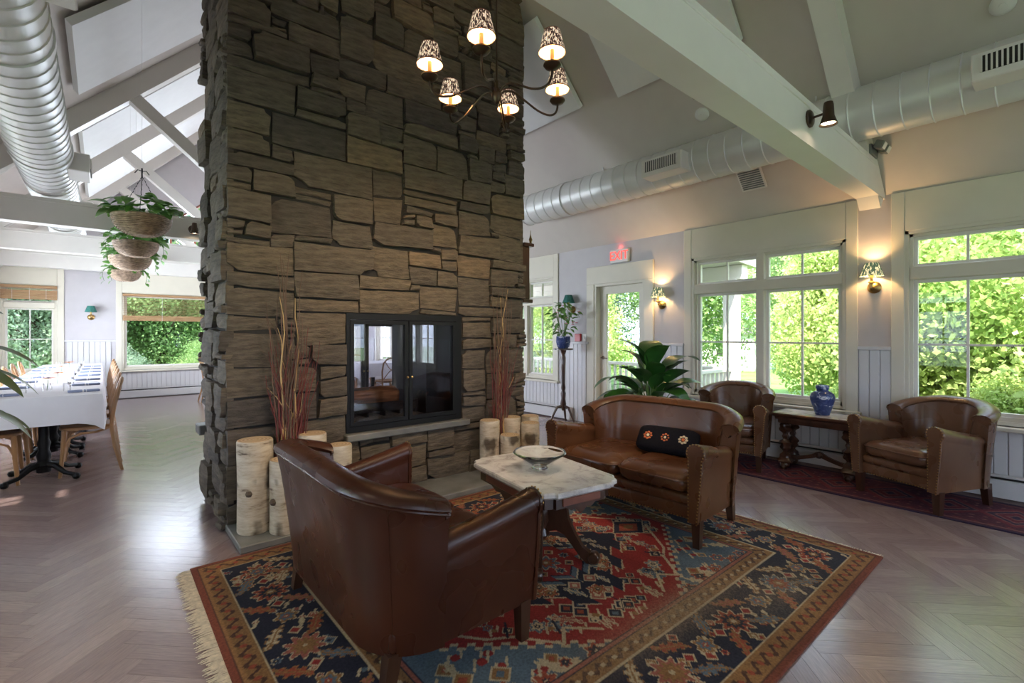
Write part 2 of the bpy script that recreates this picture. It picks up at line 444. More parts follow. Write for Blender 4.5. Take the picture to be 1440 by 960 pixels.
def plank_geo(poly, cx, cy, horiz, rel):
    n = len(poly); ox, oy = (cx, cy) if rel else (0, 0)
    v = [(x-ox, y-oy, 0) for x, y in poly] + [(x-ox, y-oy, -.006) for x, y in poly]
    f = [tuple(range(n))] + [(i, n+i, n+(i+1) % n, (i+1) % n) for i in range(n)]
    off = (rng.random()*20, rng.random()*20)
    uv = []
    for x, y in poly:
        a = ((x-cx)+(y-cy))*c45; b = ((y-cy)-(x-cx))*c45
        if not horiz: a, b = b, a
        uv.append((a+off[0], b+off[1]))
    return v, f, uv + uv
def plank_mesh(items, rel):
    V, F, UV, TN = [], [], [], []
    for cx, cy, poly, hz in items:
        v, f, uv = plank_geo(poly, cx, cy, hz, rel); k = len(V)
        V += v; UV += uv; TN += [rng.random()]*len(v); F += [tuple(i+k for i in q) for q in f]
    me = bpy.data.meshes.new('plank'); me.from_pydata(V, [], F); me.materials.append(MATS['floor_oak'])
    lay = me.uv_layers.new(name='UVMap')
    li = np.empty(len(me.loops), dtype=np.int32); me.loops.foreach_get('vertex_index', li)
    lay.data.foreach_set('uv', np.array(UV, dtype=np.float32)[li].ravel())
    me.attributes.new('tone', 'FLOAT', 'POINT').data.foreach_set('value', TN)
    return me
for p in pl[:300]: ob('plank', plank_mesh([p], True), floor, (p[0], p[1], 0))
rest = ob('remaining_planks', plank_mesh(pl[300:], False), floor); rest['kind'] = 'stuff'

# ------------------------------------------------------------------ windows, door, wainscot
# local frame of an opening: x along wall, y = into the room, z up
def right_frame(u): return dict(loc=(X1, u, 0), rz=R(90))
def far_frame(u): return dict(loc=(u, Y1, 0), rz=R(180))
def left_frame(u): return dict(loc=(X0, u, 0), rz=R(-90))
def back_frame(u): return dict(loc=(u, Y0, 0), rz=0)
def make_window(n, fr, w, z0=WZ0, z1=WZ1, tr=(TR0, TR1), halves=2, cols=2, rows=2, casing=.10, header=True):
    root = sempty('window_%d' % n, fr['loc'], fr['rz']); h = w/2
    cs = MB()   # casing boards and header board
    for s in (-1, 1): cs.rbox((s*(h+casing) if s < 0 else h, 0, z0-.02), (-h if s < 0 else h+casing, .022, WH-.005), .004, 1)
    if header: cs.rbox((-h, 0, z1), (h, .018, WH-.005), .004, 1)
    cs.build('casing', 'cream_paint', root)
    MB().rbox((-h-casing-.03, -.02, z0-.045), (h+casing+.03, .075, z0-.008), .01, 2).build('window_sill', 'cream_paint', root)
    fm = MB()
    for s in (-1, 1):   # stepped jamb
        fm.box((min(s*h, s*(h-.03)), -.15, z0), (max(s*h, s*(h-.03)), .012, z1)); fm.box((min(s*(h-.03), s*(h-.055)), -.13, z0+.03), (max(s*(h-.03), s*(h-.055)), -.02, z1-.03))
    fm.box((-h, -.15, z1-.03), (h, .012, z1)); fm.box((-h, -.15, z0-.01), (h, .0, z0+.03))
    fm.box((-h+.03, -.13, z1-.055), (h-.03, -.02, z1-.03)); fm.box((-h+.03, -.13, z0+.03), (h-.03, -.02, z0+.065))
    fm.build('frame', 'cream_paint', root)
    if tr: MB().rbox((-h+.03, -.14, tr[0]), (h-.03, .010, tr[1]), .012, 2).build('transom_rail', 'cream_paint', root)
    hw = (w - .11 - (.085 if halves == 2 else 0)) / halves
    for k in range(halves):
        xa = -h+.055 + k*(hw+.085)
        if k: MB().rbox((xa-.085, -.14, z0+.03), (xa, .008, z1-.03), .01, 2).build('mullion', 'cream_paint', root)
        levels = [(z0+.065, tr[0], rows), (tr[1], z1-.055, 1)] if tr else [(z0+.065, z1-.055, rows)]
        for a, b, rws in levels:
            sm = MB(); bw = .028
            sm.box((xa, -.10, a), (xa+bw, -.055, b)); sm.box((xa+hw-bw, -.10, a), (xa+hw, -.055, b)); sm.box((xa+bw, -.10, a), (xa+hw-bw, -.055, a+bw)); sm.box((xa+bw, -.10, b-bw), (xa+hw-bw, -.055, b))
            sash = sm.build('sash', 'white_paint', root)
            for c in range(1, cols):
                xx = xa + hw*c/cols; MB().box((xx-.009, -.09, a+bw), (xx+.009, -.06, b-bw)).build('muntin', 'white_paint', sash)
            for r_ in range(1, rws):
                zz = a + (b-a)*r_/rws; MB().box((xa+bw, -.088, zz-.009), (xa+hw-bw, -.062, zz+.009)).build('muntin', 'white_paint', sash)
            for c in range(cols):
                for r_ in range(rws):
                    pa, pb = xa+bw+(hw-2*bw)*c/cols, xa+bw+(hw-2*bw)*(c+1)/cols
                    za, zb = a+bw+(b-a-2*bw)*r_/rws, a+bw+(b-a-2*bw)*(r_+1)/rws
                    MB().box((pa, -.077, za), (pb, -.073, zb)).build('pane', 'window_glass', sash)
    return root
wn = 0
def W(fr, o, **k):
    global wn; wn += 1
    return make_window(wn, fr((o[0]+o[1])/2), o[1]-o[0], **k)
for i, o in enumerate(right_open):
    if i == 2: continue
    W(right_frame, o)
W(far_frame, far_open[0], halves=1); W(far_frame, far_open[1], z1=2.22, tr=None, cols=1, rows=1); W(far_frame, far_open[2], halves=1)
for o in left_open: W(left_frame, o, halves=2 if o[1]-o[0] > 1.2 else 1)
for o in back_open: W(back_frame, o)
# gable window with red-brown bars on the far wall
wn += 1
gw = sempty('window_%d' % wn, (2, Y1, 0), R(180))
gm = MB()
gm.box((-2.1, -.1, 2.67), (2.1, .03, 2.74))
for s in (-1, 1): gm.tube([(s*2.1, -.05, 2.72), (0, -.05, 4.6)], .055, 4)
gm.build('frame', 'red_wood', gw)
for x in (-1.2, -.85, -.4, 0, .4, .85, 1.2):
    MB().box((x-.022, -.08, 2.74), (x+.022, -.02, 4.58-abs(x)*.9)).build('muntin', 'red_wood', gw)
MB().add([(-2.08, -.06, 2.74), (2.08, -.06, 2.74), (0, -.06, 4.58), (-2.08, -.055, 2.74), (2.08, -.055, 2.74), (0, -.055, 4.58)], [(0,1,2), (5,4,3), (0,1,4,3), (1,2,5,4), (2,0,3,5)]).build('pane', 'window_glass', gw)
# door to the porch
dr = sempty('door_1', (X1, 4.26, 0), R(90))
dm = MB()
for s in (-1, 1): dm.rbox((min(s*.44, s*.585), 0, 0), (max(s*.44, s*.585), .025, 2.10), .005, 1)
dm.rbox((-.585, 0, 2.10), (.585, .025, 2.36), .005, 1)
for s in (-1, 1): dm.box((min(s*.44, s*.405), -.16, 0), (max(s*.44, s*.405), .012, 2.10))
dm.box((-.405, -.16, 2.065), (.405, .012, 2.10)); dm.build('door_frame', 'cream_paint', dr)
dl = MB(); dl.box((-.405, -.13, .01), (-.29, -.085, 2.065)); dl.box((.29, -.13, .01), (.405, -.085, 2.065)); dl.box((-.29, -.13, 1.95), (.29, -.085, 2.065)); dl.box((-.29, -.13, .01), (.29, -.085, .26))
leaf_d = dl.build('door_leaf', 'cream_paint', dr)
MB().box((-.29, -.11, .26), (.29, -.104, 1.95)).build('pane', 'window_glass', leaf_d)
hm = MB(); hm.tube([(.345, -.085, 1.0), (.345, -.03, 1.0), (.30, -.025, 1.0), (.23, -.03, .995)], .009, 8); hm.lathe([(.026, 0), (.026, .01), (.012, .015)], 14, T(.345, -.085, 1.0) @ RX(R(-90)))
hm.build('door_handle', 'bronze', leaf_d, True)
# wainscot boards (tongue and groove) with cap rails, as parts of their walls
CAP = 1.2
def wainscot(parent, u0, u1, opens, place, cap_ok=True, bw=.085):
    n = int((u1-u0)/bw)
    for i in range(n):
        a, b = u0+i*bw, u0+(i+1)*bw; mid = (a+b)/2
        top = CAP
        skip = False
        for o in opens:
            if o[0]-.10 < b-.004 and o[1]+.10 > a+.004:
                if o[2] <= 0: skip = True
                top = min(top, o[2]-.045)
                # beside a casing board the wainscot stops at the casing
        if skip or top < .1: continue
        p = place(a+.0025, -.014, .0); q = place(b-.0025, 0, top)
        lo = [min(p[k], q[k]) for k in range(3)]; hi = [max(p[k], q[k]) for k in range(3)]
        MB().rbox(lo, hi, .004, 1).build('board', 'board_paint', parent)
def caps(parent, spans, place):
    for a, b in spans:
        p = place(a, -.035, CAP); q = place(b, 0, CAP+.035)
        MB().rbox([min(p[k], q[k]) for k in range(3)], [max(p[k], q[k]) for k in range(3)], .006, 2).build('cap_rail', 'board_paint', parent)
RP = lambda u, n, z: (X1+n, u, z)
FP = lambda u, n, z: (u, Y1+n, z)
wainscot(wall_right, -1.6, 13.0, right_open, RP)
def gaps(opens, a, b):
    e = sorted((o[0]-.10, o[1]+.10) for o in opens); out = []; s = a
    for lo, hi in e:
        if lo > s+.05: out.append((s, min(lo, b)))
        s = max(s, hi)
    if s < b: out.append((s, b))
    return out
caps(wall_right, gaps(right_open, -1.6, 13.0), RP)
wainscot(wall_far, X0, X1, far_open, FP)
caps(wall_far, gaps(far_open, X0, X1), FP)
for nm, a, b in (('baseboard_right', (X1-.02, -4, 0), (X1, 3.67, .12)), ('baseboard_far', (X0, Y1-.02, 0), (X1, Y1, .12))):
    struct(MB().rbox(a, b, .006, 1).build(nm, 'board_paint'))
# baseboard heaters
def heater(fr_loc, rz, L, label):
    h = thing('baseboard_heater', label, 'heater', fr_loc, rz, 'baseboard heaters')
    b = MB(); b.prism([(0.015, .02), (.075, .02), (.075, .15), (.06, .165), (.015, .165)], -L/2, L/2, Matrix(((0,0,1,0),(1,0,0,0),(0,1,0,0),(0,0,0,1))))
    b.build('front_panel', 'board_paint', h)
    MB().box((-L/2, .015, .168), (L/2, .062, .186)).build('slot', 'dark_slot', h)
    MB().rbox((-L/2, .0145, .186), (L/2, .078, .20), .004, 1).build('top_cover', 'board_paint', h)
    for s in (-1, 1): MB().rbox((s*L/2-.03, .0145, .0), (s*L/2+.03, .082, .205), .006, 1).build('end_cap', 'board_paint', h)
heater((X1-.02, 1.0, 0), R(90), 4.4, 'long white baseboard heater under the windows behind the armchairs')
heater((X1-.02, 6.1, 0), R(90), 1.9, 'white baseboard heater under the narrow window beside the porch door')
heater((1.6, Y1-.02, 0), R(180), 3.2, 'white baseboard heater under the big picture window of the dining end')

# ------------------------------------------------------------------ roof trusses
def truss(n, y, z0=2.63, z1=2.93, w=.18):
    t = sempty('trim_%d' % n, (0, y, 0))
    e_ = (z1-WH)/SL+.02; PX = Matrix(((1,0,0,0),(0,0,1,0),(0,1,0,0),(0,0,0,1)))
    tb = MB(); tb.prism([(X0, z0), (X1, z0), (X1, WH-.02), (X1-e_, z1), (X0+e_, z1), (X0, WH-.02)], -w/2, w/2, PX)
    tie = tb.build('tie_beam', 'white_paint', t)
    MB().rbox((X0+.3, -w/2-.006, z1-.05), (X1-.3, w/2+.006, z1-.03), .004, 1).build('beam_moulding', 'white_paint', tie)
    for s in (-1, 1):
        xe = 2 + s*(2-X0)
        p0, p1 = Vector((xe, 0, WH)), Vector((2, 0, RIDGE)); d = (p1-p0).normalized(); nrm = Vector((-d.z*(-s)*-1, 0, 0))
        dn = Vector((d.z, 0, -d.x)) if s < 0 else Vector((-d.z, 0, d.x))
        if dn.z > 0: dn = -dn
        q = [p0, p1, p1+dn*.2, p0+dn*.2]
        MB().add([(v.x, -w/2+.008, v.z) for v in q] + [(v.x, w/2-.008, v.z) for v in q], [(0,1,2,3),(7,6,5,4),(0,1,5,4),(1,2,6,5),(2,3,7,6),(3,0,4,7)]).build('rafter', 'white_paint', t)
        a = Vector((2 + s*1.72, 0, ceil_z(2+s*1.72)-.22)); b = Vector((2 + s*.02, 0, z1)); e = (b-a).normalized(); m = Vector((-e.z, 0, e.x))*.075
        q = [a-m, b-m, b+m, a+m]
        MB().add([(v.x, -.065, v.z) for v in q] + [(v.x, .065, v.z) for v in q], [(0,1,2,3),(7,6,5,4),(0,1,5,4),(1,2,6,5),(2,3,7,6),(3,0,4,7)]).build('web_strut', 'white_paint', t)
for i, y in enumerate((-2.0, 1.255, 7.8, 10.3, 12.85)): truss(i+1, y)
# acoustic panels on the slopes
def panel(xa, xb, ya, yb, label):
    n = Vector((SL, 0, -1)).normalized() if xa < 2 else Vector((-SL, 0, -1)).normalized()
    P = lambda x, y, t: Vector((x, y, ceil_z(x))) + n*t
    a = [P(xa, ya, .035), P(xb, ya, .035), P(xb, yb, .035), P(xa, yb, .035)]
    b = [P(xa, ya, .10), P(xb, ya, .10), P(xb, yb, .10), P(xa, yb, .10)]
    c = Vector(((xa+xb)/2, (ya+yb)/2, ceil_z((xa+xb)/2)))
    o = MB().add([v-c for v in a+b], [(3,2,1,0),(4,5,6,7),(0,1,5,4),(1,2,6,5),(2,3,7,6),(3,0,4,7)]).build('acoustic_panel', 'panel_fabric', None, False, c)
    tag(o, label, 'panel', 'acoustic panels on the sloped ceiling')
    k = MB(); 
    for (x, y) in ((xa*.8+xb*.2, ya*.8+yb*.2), (xa*.2+xb*.8, ya*.2+yb*.8), (xa*.8+xb*.2, ya*.2+yb*.8), (xa*.2+xb*.8, ya*.8+yb*.2)):
        p, q = P(x, y, -.005)-c, P(x, y, .04)-c; k.tube([p, q], .02, 6)
    k.build('standoff', 'white_paint', o)
panel(-.27, 1.5, 5.55, 7.1, 'white acoustic ceiling panel beside the chimney over the dining side')
panel(-.27, 1.5, 8.35, 9.8, 'white acoustic ceiling panel between the two dining trusses')
panel(-.27, 1.5, 10.85, 12.3, 'white acoustic ceiling panel nearest the far gable on the duct side')
panel(3.55, 4.28, 3.72, 5.3, 'white acoustic ceiling panel whose edge meets the chimney above the porch door side')
panel(2.5, 4.33, 1.9, 3.22, 'white acoustic ceiling panel between chimney and the tie beam with the spotlight')

# ------------------------------------------------------------------ air ducts
def duct(x, z, r, y0, y1, label, vents, side):
    d = thing('air_duct', label, 'duct', (x, y0, z), 0, 'round ceiling air ducts')
    mb = MB(); L = y1-y0; prof = []; n = int(L/.17)
    for i in range(n+1):
        y = L*i/n; prof += [(r, y-.006), (r+.007, y), (r, y+.006)]
    rings = [[(rr*math.cos(2*PI*j/28), y, rr*math.sin(2*PI*j/28)) for j in range(28)] for rr, y in prof]
    mb.loft(rings).build('duct_body', 'duct_metal', d, True)
    for y in np.arange(1.2, L, 2.4):
        MB().loft([[((r+.013)*math.cos(2*PI*j/28), y+k, (r+.013)*math.sin(2*PI*j/28)) for j in range(28)] for k in (-.04, .04)]).build('coupling', 'duct_metal', d, True)
    for y in np.arange(.6, L, 2.4):
        top = ceil_z(x)-z; MB().tube([(0, y, r), (0, y, top+.02)], .008, 6).build('hanger', 'duct_metal', d)
    for y in vents:
        y -= y0
        a = side*(r*.72)
        v = MB().rbox((min(a, a+side*.2), y-.24, -.14), (max(a, a+side*.2), y+.24, .05), .008, 1).build('vent_box', 'white_paint', d)
        xo = a+side*.2
        MB().box((min(xo, xo+side*.004), y-.19, -.09), (max(xo, xo+side*.004), y+.19, .02)).build('grille_opening', 'dark_slot', v)
        sl = MB()
        for k in range(16): yy = y-.1875+k*.025; sl.box((min(xo, xo+side*.012), yy-.005, -.09), (max(xo, xo+side*.012), yy+.005, .02))
        sl.build('grille_bars', 'white_paint', v)
duct(4.85, 3.2, .215, -3.9, 5.3, 'round white spiral duct along the window side of the ceiling', (.22, 2.85), -1)
duct(-.47, 3.2, .235, .6, 12.7, 'round white spiral duct over the dining table side', (7.0, 9.4, 3.2), 1)

# ------------------------------------------------------------------ stone chimney
CX0, CX1, CY0, CY1, CTOP = .66, 3.36, 3.79, 4.68, 6.1
def taper(x, z):
    s = max(0, min(1, (z-4.5)/1.5)); return 2.0 + (x-2.0)*(1-.4*s*s*(3-2*s))
FX0, FX1, FZ0, FZ1 = 1.475, 2.575, .56, 1.52
chim = thing('stone_chimney', 'tall fieldstone chimney with see-through fireplace standing mid-room', 'chimney', (2.0, 4.2, 0))
cc = Vector((2.0, 4.2, 0))
core = MB()
core.box((CX0, CY0, 0), (FX0, CY1, 1.52)); core.box((FX1, CY0, 0), (CX1, CY1, 1.52)); core.box((FX0, CY0, 0), (FX1, CY1, .52))
zz = [1.52, 2.5, 3.5, 4.5, 4.8, 5.1, 5.4, 5.7, 6.0, RIDGE]
core.loft([[(taper(CX0, z), CY0, z), (taper(CX1, z), CY0, z), (taper(CX1, z), CY1, z), (taper(CX0, z), CY1, z)] for z in zz])
o = core.build('mortar_core', 'mortar', chim); o.location = -cc
def lat(parts):
    out = []
    for a, b, n in parts: out += list(np.linspace(a, b, n+1))[:-1]
    return out + [parts[-1][1]]
def pack(us, vs, blocked, rg, big):
    nu, nv = len(us)-1, len(vs)-1; occ = np.zeros((nu, nv), bool); ids = np.zeros((nu, nv), int); out = []
    for i in range(nu):
        for j in range(nv):
            if blocked((us[i]+us[i+1])/2, (vs[j]+vs[j+1])/2): occ[i, j] = True
    for j in range(nv):
        i = 0
        while i < nu:
            if occ[i, j]: i += 1; continue
            q = rg.random()
            if q < .16: w, h = rg.randint(1, 3), rg.randint(1, 2)
            elif q < .4: w, h = rg.randint(4, big+1), rg.randint(1, 2)
            else: w, h = rg.randint(5, big+1), rg.randint(3, 5)
            k = 0
            while k < w and i+k < nu and not occ[i+k, j]: k += 1
            w = k
            if i+w < nu and not occ[i+w, j] and (i+w+1 >= nu or occ[i+w+1, j]): w += 1
            if j and i+w < nu and ids[i+w-1, j-1] != ids[i+w, j-1] and not occ[i+w, j]:
                w += 1 if rg.random() < .5 or w < 4 else -1
            hh = 1
            while hh < h and j+hh < nv and not occ[i:i+w, j+hh].any(): hh += 1
            if w/hh < 1.1: hh = max(1, int(w/1.1))
            occ[i:i+w, j:j+hh] = True; ids[i:i+w, j:j+hh] = len(out)+1; out.append((i, i+w, j, j+hh)); i += w
    return out
def stone_piece(us, vs, cell, jit, mapf, rg, depth, nx=7, ny=5):
    i0, i1, j0, j1 = cell
    P = lambda i, j: (us[i]+jit[i, j, 0], vs[j]+jit[i, j, 1])
    A, B, C, D = P(i0, j0), P(i1, j0), P(i1, j1), P(i0, j1)
    w, h = us[i1]-us[i0], vs[j1]-vs[j0]; gx, gy = .007/w, .007/h
    pr = depth*(.25+.75*rg.random()); tilt = ((rg.random()-.5)*.025, (rg.random()-.5)*.02); seed = rg.random()*100
    # cut one corner of some stones
    cut = rg.choice([None, None, (0, 0), (1, 0), (1, 1), (0, 1)]); cs = .10+.16*rg.random()
    grid = []
    for b in range(ny):
        for a in range(nx):
            u, v = a/(nx-1), b/(ny-1)
            edge = a in (0, nx-1) or b in (0, ny-1)
            uu, vv = gx+(1-2*gx)*u, gy+(1-2*gy)*v
            if cut and edge:
                du, dv = abs(uu-cut[0]), abs(vv-cut[1])
                if du < .01+gx and dv < .01+gy: uu += (cs*.8 if cut[0] == 0 else -cs*.8)*.6; vv += (cs if cut[1] == 0 else -cs)*.6
            x = (1-uu)*(1-vv)*A[0]+uu*(1-vv)*B[0]+uu*vv*C[0]+(1-uu)*vv*D[0]
            y = (1-uu)*(1-vv)*A[1]+uu*(1-vv)*B[1]+uu*vv*C[1]+(1-uu)*vv*D[1]
            nz = noise.noise(Vector((x*7+seed, y*16, seed)))*.010 + noise.noise(Vector((x*22+seed, y*40, seed+5)))*.005
            if edge:
                x += noise.noise(Vector((x*14, y*14, seed)))*.006; y += noise.noise(Vector((x*14+9, y*14, seed)))*.006
            dz = pr + tilt[0]*(u-.5) + tilt[1]*(v-.5) + nz - (.011 if edge else 0)
            grid.append((x, y, max(.006, dz)))
    ring = [a for a in range(nx)] + [b*nx+nx-1 for b in range(1, ny)] + [(ny-1)*nx+a for a in range(nx-2, -1, -1)] + [b*nx for b in range(ny-2, 0, -1)]
    n = nx*ny; back = [(grid[i][0], grid[i][1], -.03) for i in ring]
    f = [(b*nx+a, b*nx+a+1, (b+1)*nx+a+1, (b+1)*nx+a) for b in range(ny-1) for a in range(nx-1)]
    f += [(ring[k], n+k, n+(k+1) % len(ring), ring[(k+1) % len(ring)]) for k in range(len(ring))]
    return [Vector(mapf(*p)) for p in grid+back], f
def face_stones(us, vs, blocked, mapf, rg, depth, big, jamt, fixed_u, fixed_v):
    jit = np.zeros((len(us), len(vs), 2))
    for i in range(len(us)):
        for j in range(len(vs)):
            if i not in (0, len(us)-1) and not any(abs(us[i]-q) < 1e-6 for q in fixed_u): jit[i, j, 0] = (rg.random()-.5)*2*jamt
            if j not in (0, len(vs)-1) and not any(abs(vs[j]-q) < 1e-6 for q in fixed_v): jit[i, j, 1] = (rg.random()-.5)*2*jamt
    return [stone_piece(us, vs, c, jit, mapf, rg, depth) for c in pack(us, vs, blocked, rg, big)]
rg = random.Random(21)
us = lat([(CX0-.02, FX0, 15), (FX0, FX1+.02, 20), (FX1+.02, CX1+.02, 14)]); vs = lat([(.04, .50, 9), (.50, FZ1, 20), (FZ1, CTOP, 88)])
front = face_stones(us, vs, lambda u, v: FX0 < u < FX1+.02 and .50 < v < FZ1, lambda u, v, d: (taper(u, v), CY0-d, v), rg, .075, 10, .016, (FX0, FX1+.02), (.5, FZ1))
us2 = lat([(CY0-.02, CY1+.02, 15)]); vs2 = lat([(.0, CTOP, 110)])
left = face_stones(us2, vs2, lambda u, v: False, lambda u, v, d: (taper(CX0-d, v), u, v), rg, .07, 5, .014, (), ())
right = face_stones(us2, vs2, lambda u, v: False, lambda u, v, d: (taper(CX1+d, v), u, v), rg, .05, 6, .012, (), ())
back = face_stones(us, vs, lambda u, v: FX0 < u < FX1+.02 and .50 < v < FZ1, lambda u, v, d: (taper(u, v), CY1+d, v), rg, .05, 9, .012, (FX0, FX1+.02), (.5, FZ1))
allst = []
for lst, vis in ((front, 1), (left, .6), (right, 0), (back, 0)):
    for v, f in lst:
        c = sum(v, Vector())/len(v); px, py, d = cam_px(*c)
        ext = max((p-c).length for p in v)
        sc = vis*ext/d if (-20 < py < 960) else 0
        tone = min(1, max(0, rg.gauss(.45, .2) + (.12 if (1.3 < c.x < 2.9 and 1.4 < c.z < 2.4) else 0)))
        allst.append((sc, v, f, c, tone))
allst.sort(key=lambda s: -s[0])
restb = MB()
for k, (sc, v, f, c, tone) in enumerate(allst):
    if k < 300 and sc > 0:
        mb = MB().add([p-c for p in v], f); o = mb.build('stone', 'stone', chim, True, c-cc, tone)
    else: restb.add(v, f)
o = restb.build('remaining_stones', 'stone', chim, True, -cc, .4); o['kind'] = 'stuff'
# sills of the firebox
MB().rbox((FX0-.02, CY0-.10, .50), (FX1+.06, CY0+.05, .555), .008, 1).build('sill_slab', 'slate', chim, False, -cc)
MB().rbox((.60, CY1-.02, .52), (3.42, CY1+.17, .60), .008, 1).build('back_sill', 'slate', chim, False, -cc)
# hearth slab
tag(MB().rbox((.64, 3.314, .0), (3.46, 3.80, .045), .006, 1).build('hearth_slab', 'slate'), 'flat grey slate hearth slab at the foot of the stone chimney', 'hearth')
# firebox with glass doors
fb = thing('firebox', 'black steel see-through firebox with glass doors in the chimney', 'fireplace', (2.025, CY0, FZ0))
W2, FH, DP = (FX1-FX0)/2, FZ1-FZ0, CY1-CY0
ln = MB(); ln.box((-W2, .0, 0), (-W2+.04, DP, FH)); ln.box((W2-.04, .0, 0), (W2, DP, FH)); ln.box((-W2, 0, FH-.05), (W2, DP, FH)); ln.box((-W2, 0, -.03), (W2, DP, .02))
ln.box((W2-.30, .10, .02), (W2-.04, DP-.10, FH-.05))
ln.build('steel_liner', 'firebox_black', fb)
for yy, nm in ((-.03, 'door'), (DP-.01, 'door')):
    sm = MB(); sm.box((-W2, yy, FH-.05), (W2, yy+.04, FH)); sm.box((-W2, yy, 0), (W2, yy+.04, .045)); sm.box((-W2, yy, .045), (-W2+.03, yy+.04, FH-.05)); sm.box((W2-.06, yy, .045), (W2, yy+.04, FH-.05))
    sm.build('surround', 'black_iron', fb)
    for s in (-1, 1):
        a, b = (-W2+.03, -.005) if s < 0 else (.005, W2-.06)
        d = MB(); yd = yy-.005; bw = .032
        d.box((a, yd, .05), (a+bw, yd+.03, FH-.055)); d.box((b-bw, yd, .05), (b, yd+.03, FH-.055)); d.box((a+bw, yd, .05), (b-bw, yd+.03, .05+bw)); d.box((a+bw, yd, FH-.055-bw), (b-bw, yd+.03, FH-.055))
        dd = d.build(nm, 'black_iron', fb)
        MB().box((a+bw, yd+.012, .05+bw), (b-bw, yd+.018, FH-.055-bw)).build('glass', 'fire_glass', dd)
        k = MB(); sph(k, (b-.016 if s < 0 else a+.016, yd-.02, .42), .011); k.build('knob', 'brass', dd, True)
MB().rbox((-W2+.05, .10, .02), (W2-.05, DP-.1, .06), .02, 2).build('ash_bed', 'ash', fb)
gr = MB()
for k in range(5): gr.box((-.42+k*.16, .25, .06), (-.40+k*.16, .65, .12))
gr.box((-.45, .25, .10), (.28, .27, .18)); gr.build('grate', 'black_iron', fb)
lg = thing('fire_log', 'thick split brown log lying on the fireplace grate', 'log', (1.78, 4.2, FZ0+.215), 0)
prof = [(-.36, .05), (-.35, .085), (-.1, .10), (.2, .092), (.34, .085), (.36, .05)]
lm = MB().loft([[(x, r*math.cos(2*PI*j/10)*(1+.12*math.sin(3*j+x*6)), r*math.sin(2*PI*j/10)*(1+.1*math.cos(2*j+x*9))) for j in range(10)] for x, r in prof]); lm.build('wood', 'fire_log', lg, True)
MB().loft([[(x, .012*math.cos(2*PI*j/6)-.06, .012*math.sin(2*PI*j/6)+.085) for j in range(6)] for x in (-.2, .05)]).build('bark_strip', 'bark_brown', lg)

